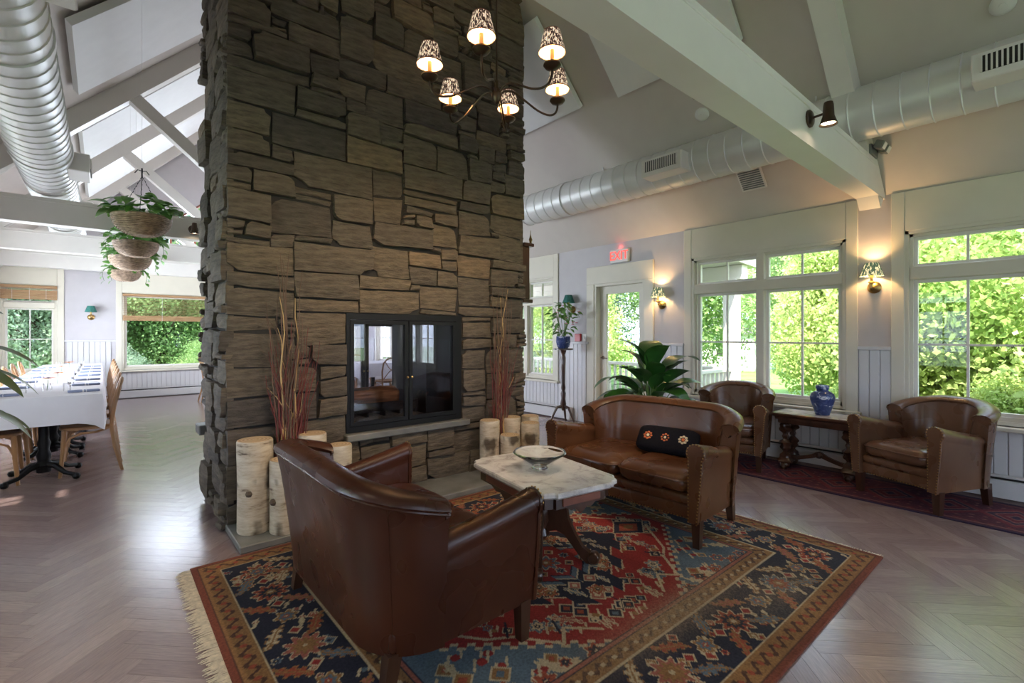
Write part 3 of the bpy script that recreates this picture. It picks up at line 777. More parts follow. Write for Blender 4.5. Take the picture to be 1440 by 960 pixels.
# ------------------------------------------------------------------ leather seating (front = +x)
def lounge(name, label, W, ncush, mat, loc, rz, group=None):
    t = thing(name, label, 'sofa' if ncush > 1 else 'armchair', loc, rz, group)
    hw = W/2; ZB = .165
    # wrap-around back with wings
    xb, xw, Rr = -.31, -.13, .20; yo = hw-.065
    path = []                      # (x, y, nx, ny, s) from right wing to left wing
    for k in range(6): f = k/5; path.append((xw + (xb+Rr-xw)*f, -yo, 0, -1, 1-.08*f))
    for k in range(1, 9): a = R(90)*k/8; path.append((xb+Rr-Rr*math.sin(a), -yo+Rr-Rr*math.cos(a), -math.sin(a), -math.cos(a), .92*(1-k/8)))
    for k in range(1, 8): path.append((xb, -yo+Rr+(2*yo-2*Rr)*k/8, -1, 0, 0))
    path += [(x, -y, nx, -ny, s) for x, y, nx, ny, s in path[:14][::-1]]
    rings = []
    ends = {0: .25, 1: .75, len(path)-1: .25, len(path)-2: .75}
    for i, (x, y, nx, ny, s) in enumerate(path):
        H = .81 - .10*s**1.4 + .012*math.cos(y/hw*1.5); tk = ends.get(i, 1.0); th = .052*tk
        if i in ends: H -= .05*(1-tk)
        lean = .09 - .05*s
        def pt(z, off):
            l = lean*(max(0, z-ZB)/(.81-ZB))**1.3
            return (x + nx*(off+l), y + ny*(off+l), z)
        ring = [pt(ZB, th), pt(.28, th), pt(.42, th), pt(.56, th), pt(.66, th), pt(H-.055, th+.004)]
        for k in range(7):
            a = PI*k/6; ring.append(pt(H-.04+.04*math.sin(a)*tk, math.cos(a)*(th+.014)))
        ring += [pt(H-.055, -th), pt(.62, -th-.008), pt(.52, -th-.012), pt(.38, -th), pt(ZB, -th)]
        rings.append(ring)
    bk = MB().loft(rings).build('back', mat, t, True)
    pp = MB(); pp.tube([(r[5][0], r[5][1], r[5][2]) for r in rings[1:-1]], .006, 6); pp.build('piping', mat, bk, True)
    for i in (9, len(path)-10): MB().tube([Vector(p) for p in rings[i][:6]], .0035, 5).build('seam', mat, bk, True)
    # arms
    for s in (-1, 1):
        secs = []; N = 9
        def section(f, grow=0):
            x = -.17 + .53*f
            za = .555 + .105*f**.8 + .012*math.sin(f*PI)*-1
            yc = hw-.065 + .018*f
            rr = .047 + .010*f + grow; pts = []
            tp = .040 + grow
            pts.append((yc+tp-.005-.02*f, ZB)); pts.append((yc+tp-.004-.012*f, .28)); pts.append((yc+tp+.006-.006*f, .42)); pts.append((yc+tp+.008, za-.10))
            for k in range(9):
                a = R(-35) + R(250)*k/8; pts.append((yc+.006+rr*math.cos(a), za-rr+rr*math.sin(a)))
            pts += [(yc-tp, za-.12), (yc-tp, .36), (yc-tp, ZB)]
            return x, pts
        for k in range(N):
            x, pts = section(k/(N-1)); secs.append([(x, s*y, z) for y, z in pts])
        am = MB().loft(secs).build('arm', mat, t, True)
        x, pts = section(1, .006); MB().loft([[(x-.004, s*y, z) for y, z in pts], [(x+.012, s*y, z) for y, z in pts], [(x+.017, s*(y*.94+(hw-.047)*.06), z*.985+.006) for y, z in pts]]).build('arm_front', mat, am, True)
        nb = MB(); x, pts = section(1, -.001); P = [Vector((x+.016, s*y, z)) for y, z in pts]; acc = 0
        for a, b in zip(P, P[1:]):
            L = (b-a).length; d = acc
            while d < L: sph(nb, a+(b-a)*(d/L), .0055, 6); d += .021
            acc = d-L
        o = nb.build('nailheads', 'brass', am, True); o['kind'] = 'stuff'
    iw = hw-.095
    b = MB().rbox((-.30, -iw-.02, ZB), (.335, iw+.02, .262), .022, 3).build('seat_base', mat, t, True)
    MB().rbox((-.30, -iw-.01, .255), (.345, iw+.01, .325), .026, 3).build('front_band', mat, b, True)
    nb = MB()
    for k in range(int(2*iw/.021)): sph(nb, (.337, -iw+.01+k*.021, ZB+.012), .0055, 6)
    o = nb.build('nailheads', 'brass', b, True); o['kind'] = 'stuff'
    cw = 2*iw/ncush
    for c in range(ncush):
        y0 = -iw+c*cw; cx, cy, cz = .035, y0+cw/2, .385; ax, ay, az = .335, cw/2+.004, .075
        n1, n2 = 36, 18; rings = []; seed = rng.random()*50
        sg = lambda v, e: math.copysign(abs(v)**e, v)
        for i in range(n2+1):
            ph = -PI/2 + PI*i/n2; ring = []
            for j in range(n1):
                th = 2*PI*j/n1
                x = ax*sg(math.cos(ph), .35)*sg(math.cos(th), .28); y = ay*sg(math.cos(ph), .35)*sg(math.sin(th), .28); z = az*sg(math.sin(ph), .75)
                if z > 0:
                    wv = noise.noise(Vector((x*9+seed, y*9, 1)))*.016 + noise.noise(Vector((x*24+seed, y*24, 3)))*.006
                    z += wv*min(1, z/.05) - .012*math.exp(-((x/.2)**2+(y/.2)**2))
                ring.append((cx+x, cy+y, cz+z))
            rings.append(ring)
        cu = MB().loft(rings).build('seat_cushion', mat, t, 'all')
        m = rings[n2//2]; MB().tube([(p[0]+(p[0]-cx)*.006, p[1]+(p[1]-cy)*.006, p[2]+.022) for p in m]+[(m[0][0], m[0][1], m[0][2]+.022)], .006, 6).build('piping', mat, cu, True)
    for sx, sy in ((1, 1), (1, -1), (-1, 1), (-1, -1)):
        x, y = (.315, sy*(hw-.055)) if sx > 0 else (-.28, sy*(hw-.10)); a, bt = .028, .021; dx = -.03 if sx < 0 else 0
        MB().loft([[(x+dx-bt, y-bt, 0), (x+dx+bt, y-bt, 0), (x+dx+bt, y+bt, 0), (x+dx-bt, y+bt, 0)], [(x-a, y-a, ZB+.01), (x+a, y-a, ZB+.01), (x+a, y+a, ZB+.01), (x-a, y+a, ZB+.01)]]).build('leg', 'dark_wood', t)
    return t
RUG_T = .012
lounge('loveseat', 'dark brown leather loveseat seen from behind, facing the marble table', 1.25, 2, 'leather_dark', (1.09, 2.15, RUG_T), 0)
lounge('loveseat', 'brown leather loveseat with a black embroidered cushion on its seat', 1.27, 2, 'leather_brown', (3.12, 2.13, RUG_T), PI+R(3))
lounge('leather_armchair', 'brown leather armchair with studded arms to the right of the blue vase table', .70, 1, 'leather_tan', (5.13, .80, .008), R(180-24), 'leather armchairs by the windows')
lounge('leather_armchair', 'brown leather armchair between the leafy floor plant and the blue vase table', .70, 1, 'leather_tan', (5.10, 2.36, .008), R(180+14), 'leather armchairs by the windows')
# embroidered cushion
cu = thing('lumbar_cushion', 'black lumbar cushion with three embroidered flowers on the loveseat', 'cushion', (3.17, 1.98, .455+RUG_T))
cu.rotation_euler = (0, R(-38), R(183+6))
mb = MB(); rings = []
sg = lambda v, e: math.copysign(abs(v)**e, v)
for i in range(13):
    ph = -PI/2+PI*i/12
    rings.append([(.055*sg(math.sin(ph), .8), .235*sg(math.cos(ph), .45)*sg(math.cos(2*PI*j/32), .35), .105+.105*sg(math.cos(ph), .45)*sg(math.sin(2*PI*j/32), .35)) for j in range(32)])
mb.loft(rings).build('cover', 'cushion_black', cu, 'all')
for k, y in enumerate((-.135, 0, .135)):
    f = MB()
    for p in range(8):
        a = 2*PI*p/8; sph(f, (.0, .026*math.cos(a), .026*math.sin(a)), .013, 6, .8)
    e = f.build('embroidered_flower', 'embroidery_cream' if k == 2 else 'embroidery_rust', cu, True, (.052, y, .105)); e.scale = (.35, 1, 1)
    c = MB(); sph(c, (0, 0, 0), .014, 8); c.build('flower_centre', 'embroidery_cream' if k < 2 else 'embroidery_rust', e, True)

# ------------------------------------------------------------------ coffee table
ct = thing('coffee_table', 'low carved wood coffee table with white marble top on the red rug', 'table', (2.03, 2.11, RUG_T), R(-9))
def notch(a, b, c):   # rectangle with scooped corners
    pts = []
    for sx, sy in ((1, -1), (1, 1), (-1, 1), (-1, -1)):
        q = []
        for k in range(7):
            an = R(90)*k/6
            q.append((a-c+c*math.sin(an)*.55+c*.0, b-c*math.sin(an)*.0-c*(1-math.cos(an))*.0))
        corner = [(a, b-c), (a-.018, b-c+.006), (a-c*.38, b-c*.38), (a-c+.006, b-.018), (a-c, b)]
        if sx*sy < 0: corner = corner[::-1]
        pts += [(sx*x, sy*y) for x, y in corner]
    return pts
def ring_at(pts, s, z): return [(x*s, y*s, z) for x, y in pts]
tp = notch(.29, .43, .10)
MB().loft([ring_at(tp, .955, .482), ring_at(tp, .975, .490), ring_at(tp, 1, .496), ring_at(tp, 1, .512), ring_at(tp, .985, .520)]).build('marble_top', 'marble', ct)
ap = notch(.255, .385, .085)
apron = MB().loft([ring_at(ap, .97, .415), ring_at(ap, 1, .42), ring_at(ap, 1, .482)]).build('apron', 'dark_wood', ct)
for s in (-1, 1):
    MB().rbox((-.13, s*.385-.008, .43), (.13, s*.385+.008, .474), .004, 1).build('apron_panel', 'red_wood', apron)
    MB().rbox((s*.255-.008, -.22, .43), (s*.255+.008, .22, .474), .004, 1).build('apron_panel', 'red_wood', apron)
    d = MB(); d.prism([(-.10, .42), (-.07, .40), (-.04, .405), (0, .375), (.04, .405), (.07, .40), (.10, .42)], -.012, .012, T(0, s*.372, 0) @ RX(R(90))); d.build('apron_drop', 'dark_wood', apron)
    d = MB(); d.prism([(-.16, .42), (-.10, .398), (-.05, .405), (0, .372), (.05, .405), (.10, .398), (.16, .42)], -.012, .012, T(s*.243, 0, 0) @ RZ(R(90)) @ RX(R(90))); d.build('apron_drop', 'dark_wood', apron)
MB().lathe([(.03, .10), (.055, .13), (.04, .17), (.06, .22), (.05, .30), (.035, .34), (.06, .40), (.09, .42)], 16).build('center_post', 'dark_wood', ct, True)
prof = [(.03, .36), (.12, .385), (.20, .41), (.235, .40), (.20, .36), (.165, .31), (.175, .24), (.215, .16), (.26, .09), (.315, .055), (.345, .05), (.355, .015), (.335, 0), (.285, 0), (.25, .03), (.20, .09), (.15, .15), (.10, .17), (.05, .155), (.03, .20)]
for k, a in enumerate((R(-128), R(-52), R(52), R(128))):
    l = MB(); l.prism(prof, -.021, .021, RZ(a) @ RX(R(90)))
    lo = l.build('leg', 'dark_wood', ct)
    sc = MB(); sc.lathe([(.028, -.028), (.034, -.02), (.034, .02), (.028, .028)], 14, RZ(a) @ T(.325, 0, .034) @ RX(R(90))); sc.build('scroll_foot', 'dark_wood', lo, True)
bowl = thing('glass_bowl', 'clear crystal bowl with wide rim on the marble coffee table', 'bowl', (2.03, 2.12, RUG_T+.521))
MB().lathe([(.001, .0), (.050, .0), (.052, .008), (.040, .018), (.060, .032), (.105, .06), (.15, .088), (.163, .098), (.158, .105), (.145, .098), (.10, .070), (.055, .044), (.001, .036)], 48, cap=False).build('bowl_body', 'crystal', bowl, 'all')

# ------------------------------------------------------------------ side table and vase
st = thing('side_table', 'carved dark wood side table holding the blue vase between armchairs', 'table', (5.30, 1.61, .008))
tpm = MB(); tpm.loft([[(sx*x*f, sy*y*f, z) for sx, sy in ((1, 1), (-1, 1), (-1, -1), (1, -1))] for x, y, f, z in ((.19, .36, .93, .50), (.19, .36, .95, .525), (.205, .38, 1, .54), (.205, .38, 1, .555), (.205, .38, .985, .562))]).build('table_top', 'dark_wood', st)
MB().rbox((-.165, -.335, .558), (.165, .335, .566), .003, 1).build('marble_inset', 'marble', st)
MB().rbox((-.16, -.32, .46), (.16, .32, .505), .008, 1).build('apron', 'dark_wood', st)
for s in (-1, 1):
    for x in (-.10, .10):
        c = MB(); z = 0; prof = []
        for k in range(31): f = k/30; prof.append((.034+.014*math.sin(f*PI*5+.6)+.008*math.sin(f*PI*13)+(.022*(1-f)**6), .07+.39*f))
        rings = [[(x+r*math.cos(2*PI*j/14)*(1+.22*math.cos(4*(2*PI*j/14)+zz*28)), s*.27+r*math.sin(2*PI*j/14)*(1+.22*math.cos(4*(2*PI*j/14)+zz*28)), zz) for j in range(14)] for r, zz in prof]
        c.loft(rings); lo = c.build('carved_leg', 'dark_wood', st, True)
        f = MB(); sph(f, (x*1.15, s*.27, .045), .045, 10, .9); sph(f, (x*1.5, s*.27, .03), .03, 8); f.build('claw_foot', 'dark_wood', lo, True)
    MB().rbox((-.14, s*.27-.03, .05), (.14, s*.27+.03, .10), .015, 2).build('trestle_base', 'dark_wood', st, True)
sw = MB(); N = 25
for sgn in (1,):
    top = [(y, .15+.022*math.cos(y*14)+.03*math.exp(-(y/.05)**2)) for y in np.linspace(-.25, .25, N)]; bot = [(y, z-.035-.018*math.exp(-(y/.06)**2)) for y, z in top][::-1]
    sw.prism(top+bot, -.016, .016, Matrix(((0,0,1,0),(1,0,0,0),(0,1,0,0),(0,0,0,1))))
so = sw.build('stretcher', 'dark_wood', st)
c = MB(); sph(c, (-.02, 0, .165), .035, 10, .8); c.build('carved_shell', 'dark_wood', so, True)
vs_ = thing('ginger_jar', 'blue and white porcelain vase on the carved side table', 'vase', (5.30, 1.585, .575))
MB().lathe([(.060, 0), (.064, .01), (.066, .02), (.085, .08), (.103, .14), (.106, .175), (.095, .205), (.065, .225), (.050, .232), (.050, .245)], 28).build('body', 'porcelain_blue', vs_, True)
MB().lathe([(.050, .243), (.057, .25), (.058, .265), (.056, .285), (.047, .287), (.045, .25)], 24, cap=False).build('neck', 'porcelain_blue', vs_, True)

# ------------------------------------------------------------------ rugs woven on a knot grid
NAVY, RED, RUST, OCHRE, STEEL, IVORY, BROWN, PINK, TEAL = (.020,.020,.034), (.25,.026,.022), (.28,.060,.030), (.25,.125,.048), (.095,.125,.155), (.46,.35,.22), (.08,.035,.022), (.30,.095,.065), (.075,.12,.13)
def inpoly(px, py, poly):
    r = np.zeros(px.shape, bool); n = len(poly)
    for i in range(n):
        (x0, y0), (x1, y1) = poly[i], poly[(i+1) % n]
        if y0 == y1: continue
        c = ((y0 > py) != (y1 > py)) & (px < (x1-x0)*(py-y0)/(y1-y0)+x0); r ^= c
    return r
def weave(L, Wd, step, painter):
    nx, ny = int(L/step)+1, int(Wd/step)+1
    xs, ys = np.linspace(0, L, nx), np.linspace(0, Wd, ny)
    U, V = np.meshgrid(xs, ys, indexing='ij')
    C = painter(U, V)
    i = np.arange(nx*ny).reshape(nx, ny)
    F = np.stack([i[:-1, :-1], i[1:, :-1], i[1:, 1:], i[:-1, 1:]], -1).reshape(-1, 4)
    return U, V, C, F
def rug_object(name, L, Wd, step, painter, loc, parent, th=.011):
    U, V, C, F = weave(L, Wd, step, painter)
    Z = np.full(U.shape, th) + .0012*np.sin(U*5+V*3)
    co = np.stack([U, V, Z], -1).reshape(-1, 3); n = len(co)
    nx, ny = U.shape; i = np.arange(n).reshape(nx, ny)
    ring = np.concatenate([i[:, 0], i[-1, 1:], i[-2::-1, -1], i[0, -2:0:-1]])
    low = co[ring].copy(); low[:, 2] = 0
    co = np.vstack([co, low]); k = np.arange(len(ring)); kn = (k+1) % len(ring)
    S = np.stack([ring[k], n+k, n+kn, ring[kn]], -1)
    F = np.vstack([F, S])
    me = bpy.data.meshes.new(name); me.vertices.add(len(co)); me.vertices.foreach_set('co', co.astype(np.float32).ravel())
    me.loops.add(F.size); me.loops.foreach_set('vertex_index', F.ravel().astype(np.int32))
    me.polygons.add(len(F)); me.polygons.foreach_set('loop_start', np.arange(0, F.size, 4, dtype=np.int32)); me.polygons.foreach_set('loop_total', np.full(len(F), 4, dtype=np.int32))
    me.update(calc_edges=True)
    cc_ = np.ones((len(co), 4), np.float32); cc_[:n, :3] = C.reshape(-1, 3); cc_[n:, :3] = C.reshape(-1, 3)[ring]
    a = me.attributes.new('knot', 'FLOAT_COLOR', 'POINT'); a.data.foreach_set('color', cc_.ravel())
    me.materials.append(MATS['rug_wool']); me.validate()
    return ob(name, me, parent, loc)
def paint(C, m, col): C[m] = col
def rosette(C, U, V, cx, cy, r, c1, c2, c3, petals=8):
    a = np.arctan2(V-cy, U-cx); d = np.hypot(U-cx, V-cy); e = r*(.82+.18*np.cos(a*petals))
    paint(C, d < e, IVORY); paint(C, d < e*.9, c1); paint(C, d < e*.62, c2); paint(C, d < e*.32, c3); paint(C, d < e*.14, IVORY)
def sleaf(C, U, V, cx, cy, ang, ln, w, col, edge=IVORY):
    c, s = math.cos(ang), math.sin(ang); x = (U-cx)*c+(V-cy)*s; y = -(U-cx)*s+(V-cy)*c
    f = np.clip(1-np.abs(x)/ln, 0, 1); wd = w*np.sqrt(f)*(.75+.25*np.sign(np.sin(x*150)))+.15*w*f
    y2 = y-.25*w*np.sin(x/ln*3)
    paint(C, (np.abs(y2) < wd) & (f > 0), edge); paint(C, (np.abs(y2) < wd-.007) & (f > .06), col); paint(C, (np.abs(y2) < .004) & (f > .2), edge)
def hline(C, U, V, pts, w, col):
    for (x0, y0), (x1, y1) in zip(pts, pts[1:]):
        dx, dy = x1-x0, y1-y0; L2 = dx*dx+dy*dy; t_ = np.clip(((U-x0)*dx+(V-y0)*dy)/L2, 0, 1)
        paint(C, np.hypot(U-x0-t_*dx, V-y0-t_*dy) < w, col)
def motif(C, U, V, x, y, rr, kind, col, col2):
    if kind == 0: rosette(C, U, V, x, y, rr, col, col2, NAVY, 6)
    elif kind == 1: sleaf(C, U, V, x, y, rr*40, rr*1.7, rr*.6, col)
    elif kind == 2:
        d = np.abs(U-x)+np.abs(V-y); paint(C, d < rr, IVORY); paint(C, d < rr*.8, col); paint(C, d < rr*.4, col2)
    elif kind == 3:
        hline(C, U, V, [(x-rr, y-rr*.5), (x-rr*.3, y+rr*.5), (x+rr*.3, y-rr*.3), (x+rr, y+rr*.6)], .006, IVORY); d = np.hypot(U-x, V-y); paint(C, d < rr*.4, col)
    else:
        d = np.maximum(np.abs(U-x)*.8, np.abs(V-y)); paint(C, d < rr*.8, NAVY); paint(C, d < rr*.62, col); paint(C, (np.abs(U-x) < rr*.2) | (np.abs(V-y) < rr*.15) & (d < rr*.8) & (np.abs(U-x) < rr), C[0, 0]) if False else None; paint(C, d < rr*.28, col2)
def big_rug(U, V):
    L, Wd = 3.2, 2.53
    C = np.zeros(U.shape+(3,)); C[:] = (.17, .045, .026)
    u = L/2-np.abs(U-L/2); v = Wd/2-np.abs(V-Wd/2); e = np.minimum(u, v)
    s = np.where(u < v, V, U)             # running coordinate of the border
    paint(C, e > .025, BROWN); paint(C, e > .032, OCHRE)
    gz = np.sin(s*2*PI/.085); paint(C, (e > .045) & (e < .115) & (np.abs(e-.08-.02*gz) < .011), BROWN)
    paint(C, (e > .045) & (e < .115) & (np.hypot((s % .085)-.0425, e-.08) < .014), RUST)
    paint(C, e > .125, IVORY); paint(C, e > .131, NAVY)
    # main border motifs
    rg2 = random.Random(4)
    bm_ = (e > .131) & (e < .44)
    B = C.copy(); B[:] = NAVY
    def border_line(axis, const, a, b):
        n = max(2, round((b-a)/.27)); 
        for k in range(n+1):
            p = a+(b-a)*k/n; x, y = (p, const) if axis == 0 else (const, p)
            if k % 2 == 0: rosette(B, U, V, x, y, .098, (RUST, STEEL, PINK)[k//2 % 3], (NAVY, RUST, OCHRE)[k//2 % 3], OCHRE, 10)
            else:
                rosette(B, U, V, x, y, .06, OCHRE, STEEL, RUST, 6)
            if k < n:
                q = p+(b-a)/n/2; sg_ = 1 if k % 2 else -1
                for off, col in ((.09, STEEL), (-.09, RUST)):
                    xx, yy = (q, const+off*sg_) if axis == 0 else (const+off*sg_, q)
                    sleaf(B, U, V, xx, yy, (.7*sg_ if axis == 0 else PI/2+.7*sg_), .095, .034, (col, PINK, IVORY)[rg2.randint(0, 2)] if rg2.random() < .5 else col, OCHRE)
                x2, y2 = (q, const) if axis == 0 else (const, q); d_ = np.abs(U-x2)+np.abs(V-y2); paint(B, d_ < .035, IVORY); paint(B, d_ < .024, RED)
    rg4 = random.Random(31)
    for k in range(330):
        if k % 2: X, Y = rg4.uniform(.15, L-.15), rg4.choice((rg4.uniform(.15, .43), Wd-rg4.uniform(.15, .43)))
        else: X, Y = rg4.choice((rg4.uniform(.15, .43), L-rg4.uniform(.15, .43))), rg4.uniform(.15, Wd-.15)
        motif(B, U, V, X, Y, rg4.uniform(.018, .034), rg4.randint(0, 3), (STEEL, RUST, PINK, OCHRE)[k % 4], (NAVY, IVORY, RED)[k % 3])
    for cst in (.285, Wd-.285): border_line(0, cst, .285, L-.285)
    for cst in (.285, L-.285): border_line(1, cst, .285, Wd-.285)
    C[bm_] = B[bm_]
    paint(C, e > .44, IVORY); paint(C, e > .447, OCHRE)
    paint(C, (e > .455) & (e < .525) & (np.abs(e-.49-.016*np.sin(s*2*PI/.075)) < .010), BROWN); paint(C, (e > .455) & (e < .525) & (np.hypot((s % .075)-.0375, e-.49) < .012), IVORY)
    paint(C, e > .53, NAVY); paint(C, e > .537, PINK); paint(C, e > .552, NAVY)
    fld = e > .56
    # field: steel-blue spandrels, red hexagon, navy medallion
    x, y = U-L/2, V-Wd/2; ax, ay = np.abs(x), np.abs(y)
    FL, FW = L/2-.56, Wd/2-.56
    D = C.copy(); D[:] = STEEL
    stp = lambda val, q: np.round(val/q)*q
    zig = .035*np.sign(np.sin((ax-ay)*60))
    hexa = (ax*.78+ay*1.0+zig*.5) < .93
    hexo = (ax*.78+ay*1.0+zig*.5) < .955
    rg3 = random.Random(9)
    for k in range(130):
        X, Y = rg3.uniform(.15, FL), rg3.uniform(.0, FW)
        if X*.78+Y < 1.0: continue
        for sx in (-1, 1):
            for sy in (-1, 1): motif(D, x, y, sx*X, sy*Y, rg3.uniform(.035, .06), k % 4, (RUST, IVORY, OCHRE, RED)[k % 4], (NAVY, RUST, STEEL)[k % 3])
    paint(D, hexo, IVORY); paint(D, hexa, RED)
    med = (ax*1.0+ay*1.25+.05*np.sign(np.sin(ax*34))*(ay > .05)) 
    for k in range(110):
        X, Y = rg3.uniform(0, 1.0), rg3.uniform(0, .66)
        if X*.78+Y > .84 or X+Y*1.25 < .68: continue
        for sx in (-1, 1):
            for sy in (-1, 1): motif(D, x, y, sx*X, sy*Y, rg3.uniform(.03, .055), (0, 3, 1, 2)[k % 4], (STEEL, OCHRE, PINK, NAVY)[k % 4], (IVORY, RUST, STEEL)[k % 3])
    for sx in (-1, 1):
        for sy in (-1, 1):
            hline(D, x, y, [(sx*.25, sy*.62), (sx*.38, sy*.5), (sx*.46, sy*.58), (sx*.6, sy*.40), (sx*.7, sy*.34), (sx*.92, sy*.06)], .008, IVORY)
            hline(D, x, y, [(sx*.42, sy*.52), (sx*.38, sy*.43)], .006, NAVY); hline(D, x, y, [(sx*.62, sy*.39), (sx*.56, sy*.30)], .006, NAVY)
    paint(D, med < .66, IVORY); paint(D, med < .645, NAVY)
    for k in range(40):
        X, Y = rg3.uniform(0, .6), rg3.uniform(0, .45)
        if not .40 < X+Y*1.25 < .58: continue
        for sx in (-1, 1):
            for sy in (-1, 1): motif(D, x, y, sx*X, sy*Y, rg3.uniform(.035, .055), k % 3, (RUST, STEEL, PINK)[k % 3], (OCHRE, NAVY, IVORY)[k % 3])
    paint(D, med < .36, IVORY); paint(D, med < .345, STEEL); paint(D, med < .30, NAVY); paint(D, med < .285, RED)
    for k in range(8):
        a = 2*PI*k/8; motif(D, x, y, .15*math.cos(a), .12*math.sin(a), .035, k % 2*2, (STEEL, OCHRE)[k % 2], NAVY)
    rosette(D, x, y, 0, 0, .09, STEEL, RUST, OCHRE, 8)
    # pendants on the long axis
    for sx in (-1, 1):
        d = np.abs(x-sx*.80)*1.0+ay*1.3; paint(D, d < .17, IVORY); paint(D, d < .158, NAVY); paint(D, d < .10, RUST); paint(D, d < .05, OCHRE)
    C[fld] = D[fld]
    # abrash and wear
    ab = 1+.10*np.sin(U*9+np.sin(V*4))+.05*np.sin(U*37)
    C *= ab[..., None]
    w1 = np.exp(-(((U-1.75)/.55)**2+((V-.50)/.11)**2))*.55+np.exp(-(((U-2.3)/.3)**2+((V-.25)/.12)**2))*.3
    rn = np.random.RandomState(3).rand(*U.shape); w1 = np.clip(w1*(.5+rn), 0, .8)[..., None]
    C = C*(1-w1)+np.array((.33, .235, .15))*w1
    return np.clip(C*(.88+.24*rn[..., None]), 0, 1)
rug = thing('oriental_rug', 'large red and navy oriental rug with tan fringe under the loveseats', 'rug', (.38, .75, .0))
rug_object('pile', 3.2, 2.53, .0062, big_rug, (0, 0, 0), rug)
fr = MB()
for side in (0, 1):
    for k in range(420):
        y = .01+2.51*k/419; ln = .05+.035*rng.random(); x0 = 0 if side == 0 else 3.2; sg_ = -1 if side == 0 else 1; dy = (rng.random()-.5)*.03
        if side: ln *= .5
        fr.add([(x0, y-.0025, .006), (x0, y+.0025, .006), (x0+sg_*ln, y+dy+.002, .003), (x0+sg_*ln, y+dy-.002, .003), (x0+sg_*ln*.5, y+dy*.4, .010)], [(0, 1, 4), (1, 2, 4), (2, 3, 4), (3, 0, 4), (3, 2, 1, 0)])
o = fr.build('fringe', 'fringe_wool', rug); o['kind'] = 'stuff'
def runner(U, V):
    L, Wd = 3.7, .78
    P1, P2, P3 = (.075, .020, .035), (.028, .018, .045), (.20, .085, .075)
    C = np.zeros(U.shape+(3,)); C[:] = P2
    e = np.minimum(np.minimum(U, L-U), np.minimum(V, Wd-V))
    paint(C, e > .03, P1); paint(C, (e > .06) & (e < .075), P3); paint(C, (e > .11) & (e < .12), P3)
    paint(C, (e > .08) & (e < .105) & (np.sin((U+V)*70) > .2), (.16, .03, .035))
    f = e > .13
    d = np.abs(((U-.1) % .37)-.185)*1.1+np.abs(V-Wd/2)*.9
    D = C.copy(); D[:] = P1; st_ = np.round(d/.018)*.018
    for r_, c_ in ((.25, P2), (.235, (.15, .025, .035)), (.19, P3), (.175, P2), (.13, (.22, .10, .09)), (.115, (.13, .02, .03)), (.06, P3), (.04, P2)): paint(D, st_ < r_, c_)
    paint(D, (np.abs(np.sin(U*44)*np.sin(V*44)) > .86) & (d > .25), P3)
    C[f] = D[f]
    rn = np.random.RandomState(5).rand(*U.shape)
    return np.clip(C*(.8+.4*rn[..., None]), 0, 1)
rr = thing('runner_rug', 'long narrow purple-red runner rug under the armchairs along the windows', 'rug', (5.47, -.75, 0), R(90))
rug_object('pile', 3.7, .78, .010, runner, (0, 0, 0), rr, .008)

# ------------------------------------------------------------------ chandelier
def point(loc, power, col, parent, r=.02):
    l = bpy.data.lights.new('lamp_light', 'POINT'); l.energy = power; l.color = col; l.shadow_soft_size = r
    o = bpy.data.objects.new('lamp_light', l); COL.objects.link(o); o.parent = parent; o.location = loc
chx, chy, hz = 2.03, 2.54, 2.97
ch = thing('chandelier', 'six-arm bronze chandelier with patterned shades hanging before the chimney', 'chandelier', (chx, chy, hz))
MB().lathe([(.004, -.06), (.018, -.05), (.03, -.02), (.036, 0), (.03, .03), (.016, .05), (.016, .09)], 16).build('hub', 'bronze', ch, True)
MB().tube([(0, 0, .06), (0, 0, RIDGE-hz)], .008, 8).build('stem', 'bronze', ch, True)
MB().lathe([(.06, RIDGE-hz-.16), (.07, RIDGE-hz-.12), (.05, RIDGE-hz-.04), (.02, RIDGE-hz-.0)], 16).build('canopy', 'bronze', ch, True)
MB().tube([(.01, -.01, -.04), (.03, -.02, -.15), (.045, -.03, -.25)], [.005, .004, .003], 6).build('pull_rod', 'bronze', ch, True)
RAD = .455
fwd = Vector((.649, .761)); rgt = Vector((.761, -.649))
for k in range(6):
    an = R(20.5+60*k); d2 = rgt*math.cos(an)+fwd*math.sin(an)
    f = lambda r, z: (d2.x*r, d2.y*r, z)
    arm = MB().tube(smooth([f(.02, .0), f(.06, .035), (f(.12, .04)), f(.20, .0), f(.30, -.055), f(.38, -.075), f(.43, -.06), f(.453, -.02), f(RAD, .03)]), .0075, 8).build('arm', 'bronze', ch, True)
    B = f(RAD, .03)
    MB().lathe([(.008, -.02), (.04, -.01), (.055, .008), (.052, .018), (.02, .022)], 20, T(*B)).build('drip_pan', 'bronze', arm, True)
    MB().lathe([(.013, .0), (.013, .085)], 12, T(B[0], B[1], B[2]+.02)).build('candle', 'candle_sleeve', arm, True)
    bl = MB(); sph(bl, (B[0], B[1], B[2]+.125), .018, 10, 1.4); bl.build('bulb', 'bulb_warm', arm, True)
    MB().lathe([(.084, .085), (.052, .215)], 24, T(*B), cap=False).build('shade', 'chandelier_shade', arm, True)
    MB().lathe([(.081, .0855), (.050, .2145)], 24, T(*B), cap=False).build('shade_lining', 'shade_liner', arm, True)
    MB().lathe([(.0855, .083), (.0865, .087), (.084, .092)], 24, T(*B), cap=False).build('trim', 'red_wood', arm, True); MB().lathe([(.054, .212), (.053, .218)], 24, T(*B), cap=False).build('trim', 'red_wood', arm, True)
    point((B[0], B[1], B[2]+.14), 9, (1, .62, .32), arm)

